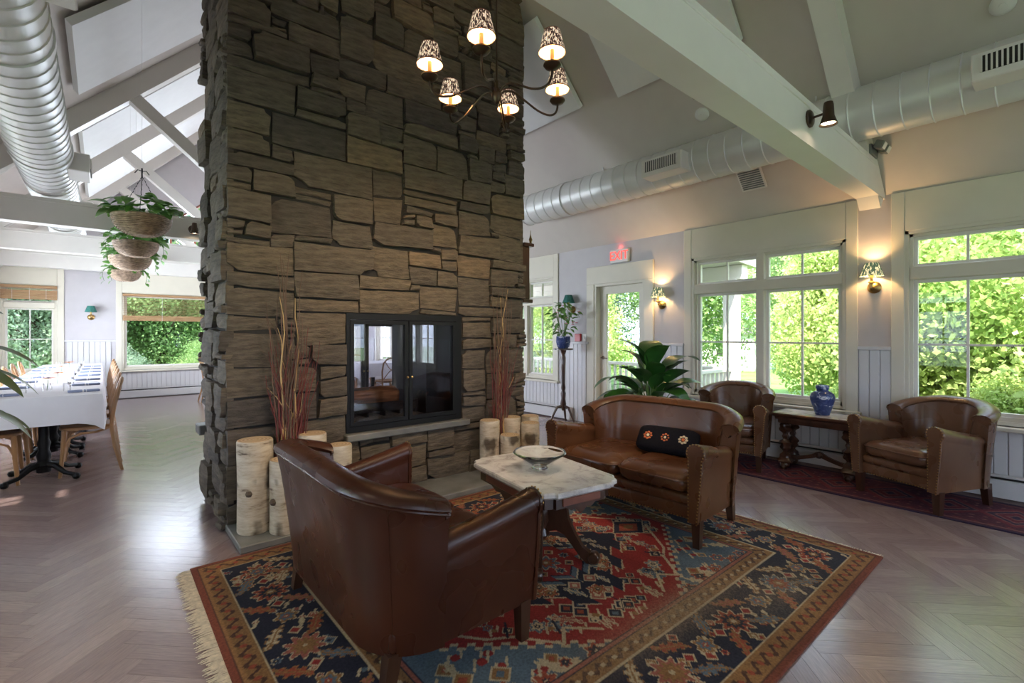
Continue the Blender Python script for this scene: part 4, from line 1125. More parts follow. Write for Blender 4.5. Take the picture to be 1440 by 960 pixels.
# ------------------------------------------------------------------ wall sconces (local y = into room)
def sconce(loc, rz, lit, label):
    s = thing('wall_sconce', label, 'sconce', loc, rz, 'wall sconces')
    MB().lathe([(.055, 0), (.058, .008), (.045, .02), (.03, .035), (.001, .04)], 20, RX(R(-90))).build('back_plate', 'brass', s, True)
    MB().tube([(0, .03, 0), (0, .07, -.012), (0, .10, .0), (0, .105, .04)], .010, 8).build('arm', 'brass', s, True)
    MB().lathe([(.010, .03), (.03, .04), (.026, .05), (.013, .055), (.013, .11)], 14, T(0, .105, 0)).build('candle_cup', 'brass', s, True)
    MB().lathe([(.095, .10), (.052, .225)], 24, T(0, .105, 0), cap=False).build('shade', 'sconce_shade' if lit else 'shade_green', s, True)
    tm = MB()
    for k in range(12):
        a = 2*PI*k/12; tm.tube([(.0965*math.cos(a), .105+.0965*math.sin(a), .10), (.0535*math.cos(a), .105+.0535*math.sin(a), .225)], .0022, 4)
    tm.build('shade_ribs', 'shade_green', s)
    if lit:
        b = MB(); sph(b, (0, .105, .15), .016, 8, 1.4); b.build('bulb', 'bulb_warm', s, True)
        point((0, .105, .17), 10, (1, .60, .26), s)
sconce((X1, 1.25, 1.80), R(90), True, 'brass wall sconce with lit pleated shade on the pier between the big windows')
sconce((X1, 3.55, 1.74), R(90), True, 'brass wall sconce with lit pleated shade beside the porch door')
sconce((X1, 5.14, 1.74), R(90), False, 'unlit wall sconce with green shade behind the flowering plant')
sconce((-.18, Y1, 1.70), R(180), False, 'unlit wall sconce with green shade on the far dining wall')

# ------------------------------------------------------------------ spotlights and small fixtures
def spot(loc, rz, label, power=14, tilt=0):
    s = thing('spotlight', label, 'spotlight', loc, rz, 'beam spotlights')   # local y = away from beam face
    MB().lathe([(.058, 0), (.058, .012), (.045, .022), (.001, .026)], 20, RX(R(-90))).build('base_plate', 'bronze', s, True)
    MB().tube([(0, .02, 0), (0, .09, .005)], .008, 8).build('arm', 'bronze', s, True)
    h = MB(); h.lathe([(.026, .07), (.03, .05), (.034, -.02), (.05, -.065), (.054, -.075), (.05, -.074)], 20, T(0, .115, 0), cap=False); h.lathe([(.001, .071), (.026, .07)], 20, T(0, .115, 0), cap=False)
    h.build('lamp_head', 'bronze', s, True)
    MB().lathe([(.001, -.055), (.045, -.06)], 16, T(0, .115, 0), cap=False).build('bulb_face', 'spot_bulb', s)
    l = bpy.data.lights.new('spot_light', 'SPOT'); l.energy = power; l.spot_size = R(95); l.spot_blend = .6; l.color = (1, .80, .58); l.shadow_soft_size = .04
    o = bpy.data.objects.new('spot_light', l); COL.objects.link(o); o.parent = s; o.location = (0, .115, -.08); o.rotation_euler = (tilt, 0, 0)
spot((3.62, 1.255-.092, 2.80), R(180), 'bronze spotlight on the tie beam over the right armchair')
spot((.93, 7.8-.092, 2.76), R(180), 'bronze spotlight on the dining truss beside the hanging baskets')
spot((1.15, 1.255+.092, 2.865), 0, 'bronze spotlight on the chimney side of the tie beam over the dark loveseat', 60, R(48))  # added lamp hidden behind the beam to brighten the stone front
spot((2.75, 1.255+.092, 2.865), 0, 'bronze spotlight on the chimney side of the tie beam over the brown loveseat', 60, R(48))  # second added lamp behind the beam, also aimed at the chimney
spot((-1.0, 1.255-.092, 2.80), R(180), 'bronze spotlight on the tie beam over the entry side', 40)  # added fill lamp outside the view
spot((1.6, -2.0+.092, 2.80), 0, 'bronze spotlight on the tie beam behind the seating group', 40)  # added lamp behind the camera to brighten the seating
em = thing('emergency_light', 'grey twin-head emergency light on top of the tie beam near the wall', 'light', (5.22, 1.20, 2.985), R(180))
MB().rbox((-.10, -.05, -.055), (.10, .05, .04), .01, 2).build('housing', 'grey_plastic', em)
for s in (-.07, .07):
    hd = MB().rbox((s-.045, .05, .02), (s+.045, .12, .09), .012, 2, RX(R(-25))).build('lamp_head', 'grey_plastic', em)
    MB().rbox((s-.036, .118, .028), (s+.036, .126, .082), .004, 1, RX(R(-25))).build('lens', 'plastic_white', hd)
ex = thing('exit_sign', 'illuminated red EXIT sign above the porch door', 'sign', (X1, 4.22, 2.47), R(90))
MB().rbox((-.155, 0, -.095), (.155, .05, .095), .006, 1).build('housing', 'exit_housing', ex)
fc = bpy.data.curves.new('exit_text', 'FONT'); fc.body = 'EXIT'; fc.size = .17; fc.extrude = .002; fc.align_x = 'CENTER'; fc.align_y = 'CENTER'
to = bpy.data.objects.new('tmp', fc); COL.objects.link(to); bpy.context.view_layer.update()
tme = bpy.data.meshes.new_from_object(to); bpy.data.objects.remove(to)
tme.materials.clear(); tme.materials.append(MATS['exit_letters'])
o = ob('letters', tme, ex, (0, .053, 0), (R(90), 0, PI)); o.scale = (.92, 1.05, 1)
point((0, .03, .13), .10, (1, .06, .04), ex)
tag(MB().rbox((-.06, 0, -.06), (.06, .035, .06), .006, 1, T(X1, 5.02, 1.30) @ RZ(R(90))).build('fire_alarm', 'alarm_red'), 'small red fire alarm box on the wall beside the plant stand', 'alarm')
sw = thing('light_switch', 'white light switch plate beside the porch door', 'switch', (X1, 4.90, 1.30), R(90))
MB().rbox((-.04, 0, -.06), (.04, .008, .06), .003, 1).build('plate', 'plastic_white', sw); MB().rbox((-.008, .008, -.02), (.008, .02, .02), .003, 1).build('toggle', 'plastic_white', sw)
def on_slope(x, y): return Vector((x, y, ceil_z(x)))
ang = math.atan(SL)
for x, y, lb in ((5.3, 2.25, 'square ceiling air grille low on the slope above the windows'),):
    g = thing('ceiling_grille', lb, 'grille', on_slope(x, y)); g.rotation_euler = (0, ang, 0)
    MB().rbox((-.13, -.13, -.02), (.13, .13, .0), .005, 1).build('frame', 'white_paint', g)
    for k in range(9): MB().box((-.10+k*.025-.006, -.11, -.026), (-.10+k*.025+.006, .11, -.018)).build('louvre', 'grey_plastic', g)
for x, y, lb in ((4.70, 2.49, 'round white smoke detector on the slope near the chimney panel'), (4.70, .32, 'round white smoke detector on the slope above the duct vent')):
    g = thing('smoke_detector', lb, 'detector', on_slope(x, y), 0, 'smoke detectors'); g.rotation_euler = (0, ang, 0)
    MB().lathe([(.07, .0), (.07, -.02), (.05, -.035), (.001, -.036)], 20).build('cover', 'plastic_white', g, True); MB().lathe([(.02, -.034), (.018, -.042), (.001, -.043)], 12).build('sensor_cap', 'plastic_white', g, True)
# clock on the chimney's right side
ck = thing('wall_clock', 'dark wooden wall clock with finials hung on the chimney side', 'clock', (CX1+.06, 3.97, 2.05))
MB().rbox((0, -.12, -.32), (.12, .12, .25), .008, 1).build('case', 'dark_wood', ck)
MB().rbox((-.0, -.16, .25), (.15, .16, .285), .006, 1).build('crown', 'dark_wood', ck); MB().rbox((-.0, -.15, -.36), (.14, .15, -.32), .006, 1).build('base', 'dark_wood', ck)
for y in (-.13, .13): MB().lathe([(.018, .285), (.012, .30), (.022, .325), (.012, .35), (.004, .38), (.002, .43)], 10, T(.12, y, 0)).build('finial', 'brass', ck, True)
MB().lathe([(.09, 0), (.09, .006)], 24, T(.12, 0, .1) @ RY(R(90))).build('dial', 'plastic_white', ck)

# ------------------------------------------------------------------ birch logs and branch bundles on the hearth
HZ = .046
logs = [(.775, 3.56, .108, .60, 'tall thick birch log at the chimney corner'), (.93, 3.415, .098, .475, 'shorter birch log with dark knots in front of the tall one'), (1.16, 3.60, .10, .585, 'birch log behind the dark loveseat'), (1.335, 3.53, .088, .49, 'thin birch log just left of the firebox sill'),
        (2.76, 3.56, .093, .50, 'tall birch log closest to the firebox on the porch side'), (2.90, 3.43, .092, .365, 'short front birch log of the group of five'), (3.07, 3.61, .096, .49, 'birch log behind the short one among the group of five'), (3.19, 3.465, .090, .44, 'birch log at the front outer side of the group of five'), (3.32, 3.61, .09, .475, 'rearmost birch log of the group of five')]
for x, y, r, h, lb in logs:
    t = thing('birch_log', lb, 'log', (x, y, HZ), rng.random()*6, 'birch logs standing on the hearth')
    sd = rng.random()*30
    def rr_(a, z): return r*(1+.05*noise.noise(Vector((math.cos(a)*1.3+sd, math.sin(a)*1.3, z*3)))+.02*math.sin(3*a+sd))
    zs = [0, .01]+[h*k/7 for k in range(1, 7)]+[h-.008, h]
    MB().loft([[(rr_(2*PI*j/22, z)*(.97 if z in (0, h) else 1)*math.cos(2*PI*j/22), rr_(2*PI*j/22, z)*(.97 if z in (0, h) else 1)*math.sin(2*PI*j/22), z) for j in range(22)] for z in zs]).build('bark', 'birch_bark', t, True)
    MB().loft([[(rr_(2*PI*j/22, h)*f*math.cos(2*PI*j/22), rr_(2*PI*j/22, h)*f*math.sin(2*PI*j/22), h+z) for j in range(22)] for f, z in ((.955, -.002), (.94, .003))]).build('cut_end', 'cut_wood', t)
    k = MB(); sph(k, (r*.93, 0, h*.45), .025, 8); k.build('knot', 'bark_brown', t, True)
def branches(loc, label, spec, seed, lean):
    b = thing('branch_bundle', label, 'branches', loc, 0, 'decorative branch bundles'); q = random.Random(seed)
    for n, hh, mat, r0, spread in spec:
        for k in range(n):
            h = hh*q.uniform(.65, 1.05); a = q.uniform(0, 2*PI); s = q.uniform(.2, 1)*spread; p = []
            bx, by = q.uniform(-.05, .05), q.uniform(-.03, .03); ph = q.uniform(0, 6); wob = .012 if mat != 'twig_gold' else .02
            for i in range(13):
                f = i/12; p.append((bx+s*math.cos(a)*f**1.5+wob*math.sin(f*16+ph)*f**.5+lean[0]*f, min(.06, by+s*.35*math.sin(a)*f**1.5+wob*math.cos(f*13+ph)+lean[1]*f), h*f))
            tw = MB().tube(p, [r0*(1-.75*i/12) for i in range(13)], 5).build('branch', mat, b, True)
            for m in range(2):
                i = q.randint(5, 9); s0 = Vector(p[i]); d = Vector((q.uniform(-.12, .12), q.uniform(-.04, .02), q.uniform(.12, .25)))
                MB().tube([s0, s0+d*.5+Vector((.01, 0, 0)), s0+d], [r0*.4, r0*.3, r0*.15], 4).build('twig', mat, tw)
branches((1.0, 3.63, HZ), 'bundle of red and brown branches behind the birch logs beside the corner', [(34, 1.35, 'twig_red', .0065, .20), (3, 1.8, 'twig_gold', .011, .05), (20, 1.85, 'twig_brown', .007, .17), (2, 1.2, 'twig_brown', .016, .05)], 3, (.02, 0))
branches((2.925, 3.63, HZ), 'bundle of pale curly and red branches behind the group of five birch logs', [(36, 1.25, 'twig_red', .0065, .16), (4, 1.8, 'twig_gold', .010, .12), (14, 1.8, 'twig_brown', .007, .13)], 8, (.05, 0))

# ------------------------------------------------------------------ plants
def leaf_mesh(name, L, Wd, droop, mat, fold=.25, n=8, tipw=1.0):
    v, f = [], []
    for i in range(n+1):
        t_ = i/n; w = Wd*.5*math.sin(PI*min(1, t_*.97+.03)**.85)**.8*(1-.15*t_)*tipw
        a = droop*t_; x = L*(math.sin(a)/droop if droop else t_); z = -L*((1-math.cos(a))/droop if droop else 0)
        v += [(x, -w, z+w*fold), (x, 0, z), (x, w, z+w*fold)]
    for i in range(n):
        k = i*3; f += [(k, k+1, k+4, k+3), (k+1, k+2, k+5, k+4)]
    me = bpy.data.meshes.new(name); me.from_pydata(v, [], f); me.shade_smooth(); me.materials.append(MATS[mat]); return me
def pot(mb_parent, r, h, mat):
    MB().lathe([(r*.72, 0), (r*.78, .01), (r, h-.04), (r*1.05, h-.03), (r*1.05, h), (r*.95, h), (r*.92, h-.04)], 28, cap=True).build('pot', mat, mb_parent, True)
    MB().lathe([(r*.93, h-.035), (.001, h-.03)], 20, cap=False).build('soil', 'plant_soil', mb_parent)
# peace-lily-like floor plant behind the loveseat
pl_ = thing('floor_plant', 'broad-leaved green floor plant behind the loveseat by the porch door', 'plant', (4.58, 3.02, 0))
pot(pl_, .20, .40, 'pot_dark')
q = random.Random(12)
lm_ = [leaf_mesh('leaf', L, w, dr, 'leaf_lily', .22, 9) for L, w, dr in ((.44, .23, 1.3), (.50, .26, 1.6), (.38, .20, 1.0))]
for k in range(44):
    a = 2.4*k+q.uniform(-.3, .3); tilt = q.uniform(.1, 1.15); base = .46+q.uniform(0, .06)
    el = R(90)-tilt; sl = q.uniform(.22, .50)*(1.15-tilt*.40)
    dx, dy = math.cos(a), math.sin(a); top = Vector((dx*sl*math.cos(el)*.9, dy*sl*math.cos(el)*.9, base+sl*math.sin(el)))
    MB().tube([(dx*.03, dy*.03, .37), (top.x*.5, top.y*.5, (.37+top.z)/2+.03), tuple(top)], [.007, .006, .004], 6).build('stalk', 'stem_green', pl_, True)
    o = ob('leaf', lm_[k % 3], pl_, top, (q.uniform(-.35, .35), -(el-.15), a))
    s_ = q.uniform(.8, 1.12); o.scale = (s_, s_, s_)
# tall leaves standing up
for a, s_ in ((.6, 1.15), (2.3, 1.25), (4.2, 1.0)):
    o = ob('leaf', lm_[1], pl_, (.04*math.cos(a), .04*math.sin(a), .98), (0, R(-80), a)); o.scale = (s_, s_, s_)
    MB().tube([(0, 0, .37), (.04*math.cos(a), .04*math.sin(a), .98)], .006, 6).build('stalk', 'stem_green', pl_)
# foreground plant entering at the left
fp = thing('rubber_plant', 'potted plant with long drooping leaves beside the dining aisle', 'plant', (-.63, 3.80, 0))
pot(fp, .19, .38, 'pot_dark')
MB().tube([(0, 0, .34), (.01, 0, .7), (-.01, .01, 1.15), (0, 0, 1.45)], [.014, .012, .010, .006], 8).build('stem', 'bark_brown', fp, True)
lr = leaf_mesh('leaf', .42, .13, 1.1, 'leaf_rubber', .2, 10)
for k, (z, a, p) in enumerate([(1.28, -.25, -.25), (1.18, -.05, -.1), (1.17, -.55, -.15), (.98, -.2, 0), (.95, .5, -.1), (1.05, 1.5, -.2), (1.1, 2.6, -.3), (1.22, 3.6, -.4), (1.32, 4.6, -.6), (1.38, 1.0, -.8), (.9, 3.1, 0), (.85, 5.2, 0), (1.42, 2.5, -1.0)]):
    o = ob('leaf', lr, fp, (0, 0, z), (0, p, a)); s_ = 1.0 if k < 5 else .9; o.scale = (s_, s_, s_)
# plant stand with flowering plant
ps = thing('plant_stand', 'slender turned dark wood pedestal stand by the narrow window', 'stand', (5.30, 5.02, 0))
MB().lathe([(.14, 1.115), (.15, 1.12), (.15, 1.135), (.14, 1.14)], 24).build('top', 'dark_wood', ps, True)
MB().lathe([(.02, .20), (.035, .24), (.045, .30), (.03, .38), (.038, .46), (.024, .50), (.034, .54), (.026, .60), (.03, .85), (.036, 1.0), (.024, 1.04), (.04, 1.08), (.05, 1.115)], 16).build('column', 'dark_wood', ps, True)
for k in range(3):
    a = 2*PI*k/3+.6; MB().tube([(.02*math.cos(a), .02*math.sin(a), .27), (.10*math.cos(a), .10*math.sin(a), .25), (.17*math.cos(a), .17*math.sin(a), .12), (.21*math.cos(a), .21*math.sin(a), .03), (.26*math.cos(a), .26*math.sin(a), .012)], [.022, .02, .017, .014, .016], 8).build('leg', 'dark_wood', ps, True)
fpn = thing('flowering_plant', 'flowering green plant in a blue and white pot on the pedestal stand', 'plant', (5.30, 5.02, 1.141))
MB().lathe([(.07, 0), (.095, .03), (.11, .10), (.105, .17), (.112, .18), (.10, .18), (.09, .15), (.001, .15)], 24, cap=False).build('pot', 'porcelain_blue', fpn, True)
q = random.Random(5); sl = leaf_mesh('leaf', .085, .05, .8, 'leaf_small', .2, 4)
for k in range(95):
    a = q.uniform(0, 2*PI); h = q.random(); z = .2+.50*h; r = (.05+.20*math.sin(PI*min(1, h*.9+.1))**.8)*q.uniform(.3, 1)
    o = ob('leaf', sl, fpn, (r*math.cos(a), r*math.sin(a), z), (q.uniform(-.6, .6), q.uniform(-.6, .7), a)); s_ = q.uniform(.8, 1.5); o.scale = (s_, s_, s_)
sm_ = MB()
for k in range(9): a = q.uniform(0, 6.28); sm_.tube([(0, 0, .14), (.08*math.cos(a), .08*math.sin(a), .38), (.16*math.cos(a), .16*math.sin(a), .6)], .004, 5)
sm_.build('stems', 'stem_green', fpn)
for k in range(12):
    a = q.uniform(0, 6.28); r = q.uniform(.1, .24); z = q.uniform(.35, .68); f = MB()
    for p in range(5): b_ = 2*PI*p/5; sph(f, (.012*math.cos(b_), .012*math.sin(b_), 0), .011, 6, .6)
    f.build('flower', 'petal_pink', fpn, True, (r*math.cos(a), r*math.sin(a), z))
# hanging wicker baskets with pothos
lp = leaf_mesh('leaf', .095, .075, .9, 'leaf_pothos', .15, 5)
def basket(loc, r, label, zbeam, seed, trail):
    b = thing('hanging_basket', label, 'hanging basket', loc, 0, 'hanging wicker baskets of pothos'); q = random.Random(seed)
    nr, ns = 15, 40; wk = MB()
    P = lambda f: (r*math.sin(f*PI/2)**.8, -r*.78*math.cos(f*PI/2))
    rings = []
    for i in range(nr+1):
        f = .12+.88*i/nr; rr0, z = P(f); ring = []
        for j in range(ns):
            a = 2*PI*j/ns; w = .006*(1 if (j//2+i) % 2 else -1); ring.append(((rr0+w)*math.cos(a), (rr0+w)*math.sin(a), z))
        rings.append(ring)
    wk.loft(rings); body = wk.build('wicker_bowl', 'basket_wicker', b)
    bands = MB()
    for i in range(2, 16):
        rr0, z = P(.1+.9*i/15); bands.loft([[((rr0+.004+.006*math.cos(2*PI*k/5))*math.cos(2*PI*j/36), (rr0+.004+.006*math.cos(2*PI*k/5))*math.sin(2*PI*j/36), z+.006*math.sin(2*PI*k/5)+.003*math.sin(j*3+i*PI)) for k in range(5)] for j in range(37)], True, False)
    bands.build('withies', 'basket_wicker', body, True)
    MB().loft([[((r+.012*math.cos(2*PI*k/6))*math.cos(2*PI*j/36), (r+.012*math.cos(2*PI*k/6))*math.sin(2*PI*j/36), .012*math.sin(2*PI*k/6)) for k in range(6)] for j in range(37)], True, False).build('rim', 'basket_wicker', body, True)
    MB().lathe([(r*.95, -.03), (.001, -.02)], 20, cap=False).build('soil', 'plant_soil', b)
    top = .36
    for k in range(3):
        a = 2*PI*k/3+.4; c = MB(); n = 15
        for i in range(n):
            p0 = Vector((r*math.cos(a), r*math.sin(a), 0)).lerp(Vector((0, 0, top)), i/n); p1 = Vector((r*math.cos(a), r*math.sin(a), 0)).lerp(Vector((0, 0, top)), (i+.8)/n); c.tube([p0, (p0+p1)/2+Vector((.004*(i % 2), .004*((i+1) % 2), 0)), p1], .0035, 4)
        c.build('chain', 'chain_dark', b)
    hk = MB(); hk.tube([(0, 0, top-.01), (0, 0, top+.07)], .006, 6); hk.tube([(.05, 0, top+.02), (.03, 0, top+.05), (0, 0, top+.045), (-.03, 0, top+.05), (-.05, 0, top+.02)], .004, 5)
    hk.build('hook', 'chain_dark', b); MB().tube([(0, 0, top+.06), (0, 0, ceil_z(loc[0])-loc[2]+.0)], .0012, 4).build('wire', 'plastic_white', b)
    for k in range(85):
        a = q.uniform(0, 2*PI); rad = r*math.sqrt(q.random())*1.1; z = .02+.17*q.random()*(1.25-rad/r*.6)
        o = ob('leaf', lp, b, (rad*math.cos(a), rad*math.sin(a), z), (q.uniform(-.4, .4), q.uniform(-.7, .4), a+q.uniform(-.7, .7))); s_ = q.uniform(.9, 1.6); o.scale = (s_, s_, s_)
    for m in range(trail):
        a = q.uniform(2.2, 4.5) if m % 2 else q.uniform(-.8, .4); p = []
        for i in range(6): f = i/5; p.append(((r*.9+.10*math.sin(f*PI*.7))*math.cos(a+f*.2), (r*.9+.10*math.sin(f*PI*.7))*math.sin(a+f*.2), .04-.22*f*f))
        v_ = MB().tube(p, .003, 5).build('vine', 'stem_green', b)
        for i in range(1, 6):
            o = ob('leaf', lp, v_, p[i], (q.uniform(-.4, .4), .5, a+q.uniform(-.8, .8))); o.scale = (.8, .8, .8)
basket((.26, 5.25, 2.36), .205, 'biggest wicker basket of pothos hanging by dark chains near the chimney', 4.5, 1, 0)
basket((.317, 7.55, 2.48), .225, 'second wicker basket of pothos hanging behind the biggest one', 4.55, 2, 2)
basket((.285, 8.22, 2.38), .225, 'third wicker basket of pothos hanging over the dining aisle', 4.55, 3, 1)
basket((.28, 10.1, 2.38), .21, 'last wicker basket of trailing pothos nearest the far wall', 4.5, 4, 4)

# ------------------------------------------------------------------ dining tables, chairs, settings
TZ = .78
def cloth(L, Wd, drop, seed):
    q = random.Random(seed); base = []
    def per(n):
        pts = []
        for sx0, sy0, sx1, sy1 in ((-1, -1, 1, -1), (1, -1, 1, 1), (1, 1, -1, 1), (-1, 1, -1, -1)):
            for k in range(n): f = k/n; pts.append((sx0+(sx1-sx0)*f, sy0+(sy1-sy0)*f, abs(2*f-1)))
        return pts
    pts = per(14); rings = []
    for lv in range(7):
        ring = []
        for i, (a, b, c) in enumerate(pts):
            if lv == 0: ring.append((a*Wd/2*.5, b*L/2*.8, TZ+.004)); continue
            if lv == 1: ring.append((a*Wd/2, b*L/2, TZ+.004)); continue
            f = (lv-1)/5; dz = drop*f*(1+.32*c**6); w = (.006+.02*f)*math.sin(i*1.7+seed)+(.035*f*c**8)
            ring.append((a*(Wd/2+.006)+math.copysign(w, a)*(abs(a) > .99), b*(L/2+.006)+math.copysign(w, b)*(abs(b) > .99), TZ+.004-dz))
        rings.append(ring)
    m = MB().loft(rings, True, False); m.f.append(tuple(range(len(pts)))); return m
def dining_table(x, y, L, Wd, peds, label, seed, rz=0):
    t = thing('dining_table', label, 'table', (x, y, 0), rz, 'dining tables under white cloths')
    MB().rbox((-Wd/2+.01, -L/2+.01, TZ-.035), (Wd/2-.01, L/2-.01, TZ), .006, 1).build('table_top', 'dark_wood', t)
    for py in peds:
        p = MB(); p.lathe([(.05, .06), (.055, .10), (.07, .13), (.045, .17), (.055, .22), (.038, .27), (.05, .33), (.038, .37), (.036, .62), (.05, .66), (.04, .70), (.12, TZ-.035)], 14, T(0, py, 0)); po = p.build('pedestal', 'black_iron', t, True)
        for k in range(4):
            a = PI/4+PI/2*k; c, s = math.cos(a), math.sin(a)
            fm = MB().tube([(c*.03, py+s*.03, .13), (c*.12, py+s*.12, .12), (c*.22, py+s*.22, .06), (c*.31, py+s*.31, .045)], [.03, .026, .02, .018], 8); sph(fm, (c*.33, py+s*.33, .032), .032, 8); fm.build('claw_foot', 'black_iron', po, True)
    tag(cloth(L, Wd, .26, seed).build('tablecloth', 'cloth_white', None, True, (x, y, 0)), 'white cloth draped over the '+label.split(' under')[0], 'tablecloth', 'white tablecloths').rotation_euler = (0, 0, rz)
def dining_chair():
    t = thing('dining_chair', 'x', 'chair', (0, 0, 0), 0, 'bentwood dining chairs')   # front = +x
    st_ = MB(); st_.loft([[(r*.21*(1 if abs(math.cos(a)) < .9 else 1)*math.copysign(abs(math.cos(a))**.7, math.cos(a)), r*.205*math.copysign(abs(math.sin(a))**.7, math.sin(a)), z) for a in [2*PI*j/24 for j in range(24)]] for r, z in ((.9, .43), (1, .437), (1, .458), (.95, .468), (.8, .462))]).build('seat', 'oak_bent', t, True)
    for s in (-1, 1):
        MB().tube([(.165, s*.155, .44), (.175, s*.165, .25), (.195, s*.18, 0)], [.021, .019, .014], 8).build('leg', 'oak_bent', t, True)
        MB().tube([(-.16, s*.15, .43), (-.06, s*.175, .40), (.05, s*.178, .40), (.13, s*.172, .36), (.172, s*.165, .26)], .011, 6).build('seat_brace', 'oak_bent', t, True)
    bp = []
    for k in range(25):
        f = k/24; a = PI*f; y = -.19*math.cos(a); z = .88 if .3 < f < .7 else 0
        bp.append(f)
    left = [(-.26, -.19, 0), (-.20, -.175, .25), (-.175, -.17, .45), (-.20, -.185, .65), (-.235, -.175, .80), (-.255, -.12, .875), (-.262, -.05, .90)]
    path = left+[(x, -y, z) for x, y, z in left[::-1]]
    MB().tube(path, [.014, .016, .017, .016, .015, .015, .015]*1+[.015, .015, .015, .016, .017, .016, .014], 8).build('back_frame', 'oak_bent', t, True)
    for s in (-1, 1): MB().tube([(-.18, -s*.165, .48), (-.215, -s*.05, .64), (-.225, s*.05, .70), (-.25, s*.15, .83)], .009, 6).build('cross_slat', 'oak_bent', t, True)
    return t
proto = dining_chair(); first = [True]
def chair(x, y, rz, label):
    global proto
    o = proto if first[0] else copy_tree(proto); first[0] = False
    o.location = (x, y, 0); o.rotation_euler = (0, 0, rz); o['label'] = label
for k, yc in enumerate((6.80, 8.42, 10.04, 11.66)):
    dining_table(-.42, yc, 1.55, .84, (-.52, .52), ('end table of the long dining row nearest the chimney', 'second table of the long dining row', 'third table of the long dining row', 'last table of the long dining row by the far window')[k]+' under white cloth', k)
for k in range(7):
    y = 6.36+.80*k
    nth = ('first', 'second', 'third', 'fourth', 'fifth', 'sixth', 'last')[k]
    chair(-.11, y, PI, nth+' bentwood chair from the chimney along the aisle side of the dining row')
    chair(-.77, y-.05, 0, nth+' bentwood chair from the chimney along the outer side of the dining row')
for x, y, lb in ((2.35, 11.3, 'small table at the big picture window'), (2.6, 8.6, 'dining table behind the chimney'), (4.2, 9.3, 'dining table by the far side windows')):
    dining_table(x, y, .9, .9, (0,), lb+' under white cloth', int(x*10))
    chair(x-.62, y, 0, 'bentwood chair on the aisle side of '+lb); chair(x, y-.62, PI/2, 'bentwood chair nearer the chimney at '+lb); chair(x, y+.62, -PI/2, 'bentwood chair facing the chimney at '+lb)
ZT = TZ+.0045
def napkin(x, y, rz, lb):
    n = thing('napkin', lb, 'napkin', (x, y, ZT), rz, 'rolled blue napkins')
    MB().rbox((-.12, -.04, 0), (.12, .04, .022), .01, 2).build('folded_cloth', 'napkin_blue', n, True)
    MB().rbox((-.015, -.042, .0), (.0, .042, .0235), .004, 1).build('stripe', 'cloth_white', n); MB().rbox((.012, -.042, .0), (.02, .042, .0235), .004, 1).build('stripe', 'cloth_white', n)
for k in range(7):
    nth = ('first', 'second', 'third', 'fourth', 'fifth', 'sixth', 'last')[k]
    napkin(-.14, 6.34+.80*k, R(4), nth+' rolled blue napkin from the chimney on the aisle edge of the dining row'); napkin(-.70, 6.32+.80*k, R(-3), nth+' rolled blue napkin from the chimney on the outer edge of the dining row')
def tumbler(x, y):
    g = tag(MB().lathe([(.028, 0), (.033, .09), (.031, .09), (.026, .008), (.001, .008)], 16, cap=False).build('water_glass', 'window_glass', None, True, (x, y, ZT)), 'clear water glass beside a napkin on the long row of tables', 'glass', 'water glasses')
for k in range(7): tumbler(-.27, 6.52+.80*k); tumbler(-.58, 6.50+.80*k)
for k, y in enumerate((6.62, 7.45, 8.9, 10.2)):
    v = thing('bud_vase', ('nearest the chimney', 'second from the chimney', 'third from the chimney', 'nearest the far wall')[k].join(('small glass vase with orange flower ', ' on the dining row')), 'vase', (-.42+.03*(k % 2), y, ZT), k, 'orange flower vases')
    MB().lathe([(.035, 0), (.04, .03), (.03, .07), (.032, .085), (.030, .085), (.027, .07), (.036, .03), (.001, .006)], 16, cap=False).build('glass', 'window_glass', v, True)
    MB().tube([(0, 0, .01), (.01, 0, .12)], .003, 5).build('stem', 'stem_green', v)
    f = MB()
    for p in range(12):
        a = 2*PI*p/12; f.add([(0, 0, 0), (.035, -.016, .012), (.066, 0, .008), (.035, .016, .012)], [(0, 1, 2, 3)], T(.01, 0, .125) @ RZ(a))
    f.build('petals', 'petal_orange', v); c = MB(); sph(c, (.01, 0, .132), .016, 8, .6); c.build('flower_centre', 'bark_brown', v, True)
# bamboo blinds of the far wall
def blind(x0, x1, ztop, zbot, band, label):
    b = thing('bamboo_blind', label, 'blind', ((x0+x1)/2, Y1-.035, ztop), 0, 'woven bamboo blinds'); h = (x1-x0)/2
    MB().rbox((-h, -.02, -.05), (h, .01, .0), .004, 1).build('head_rail', 'bamboo', b)
    s = MB(); n = int((ztop-zbot-band)/.022)
    for k in range(n): z = -.05-k*.022; s.box((-h, -.004, z-.005), (h, .0, z))
    o = s.build('woven_slats', 'bamboo', b); o['kind'] = 'stuff'
    for k in range(6): MB().rbox((-h, -.014, zbot-ztop+band*k/6+.001), (h, .004, zbot-ztop+band*(k+1)/6-.001), .003, 1).build('fold_slat', 'bamboo', b)
    for s_ in (-.6, 0, .6): MB().box((s_*h-.002, -.016, zbot-ztop), (s_*h+.002, -.0145, 0)).build('cord', 'cloth_white', b)
blind(-1.45, -.68, 2.29, 2.02, .18, 'bamboo blind gathered at the top of the left dining window')
blind(.32, 3.68, 2.21, 1.64, .11, 'sheer bamboo blind half lowered over the big picture window')

# ------------------------------------------------------------------ outside
GZ = -.6
struct(MB().box((-60, -60, GZ-.3), (70, 80, GZ)).build('ground', 'lawn'), 'green lawn around the building')
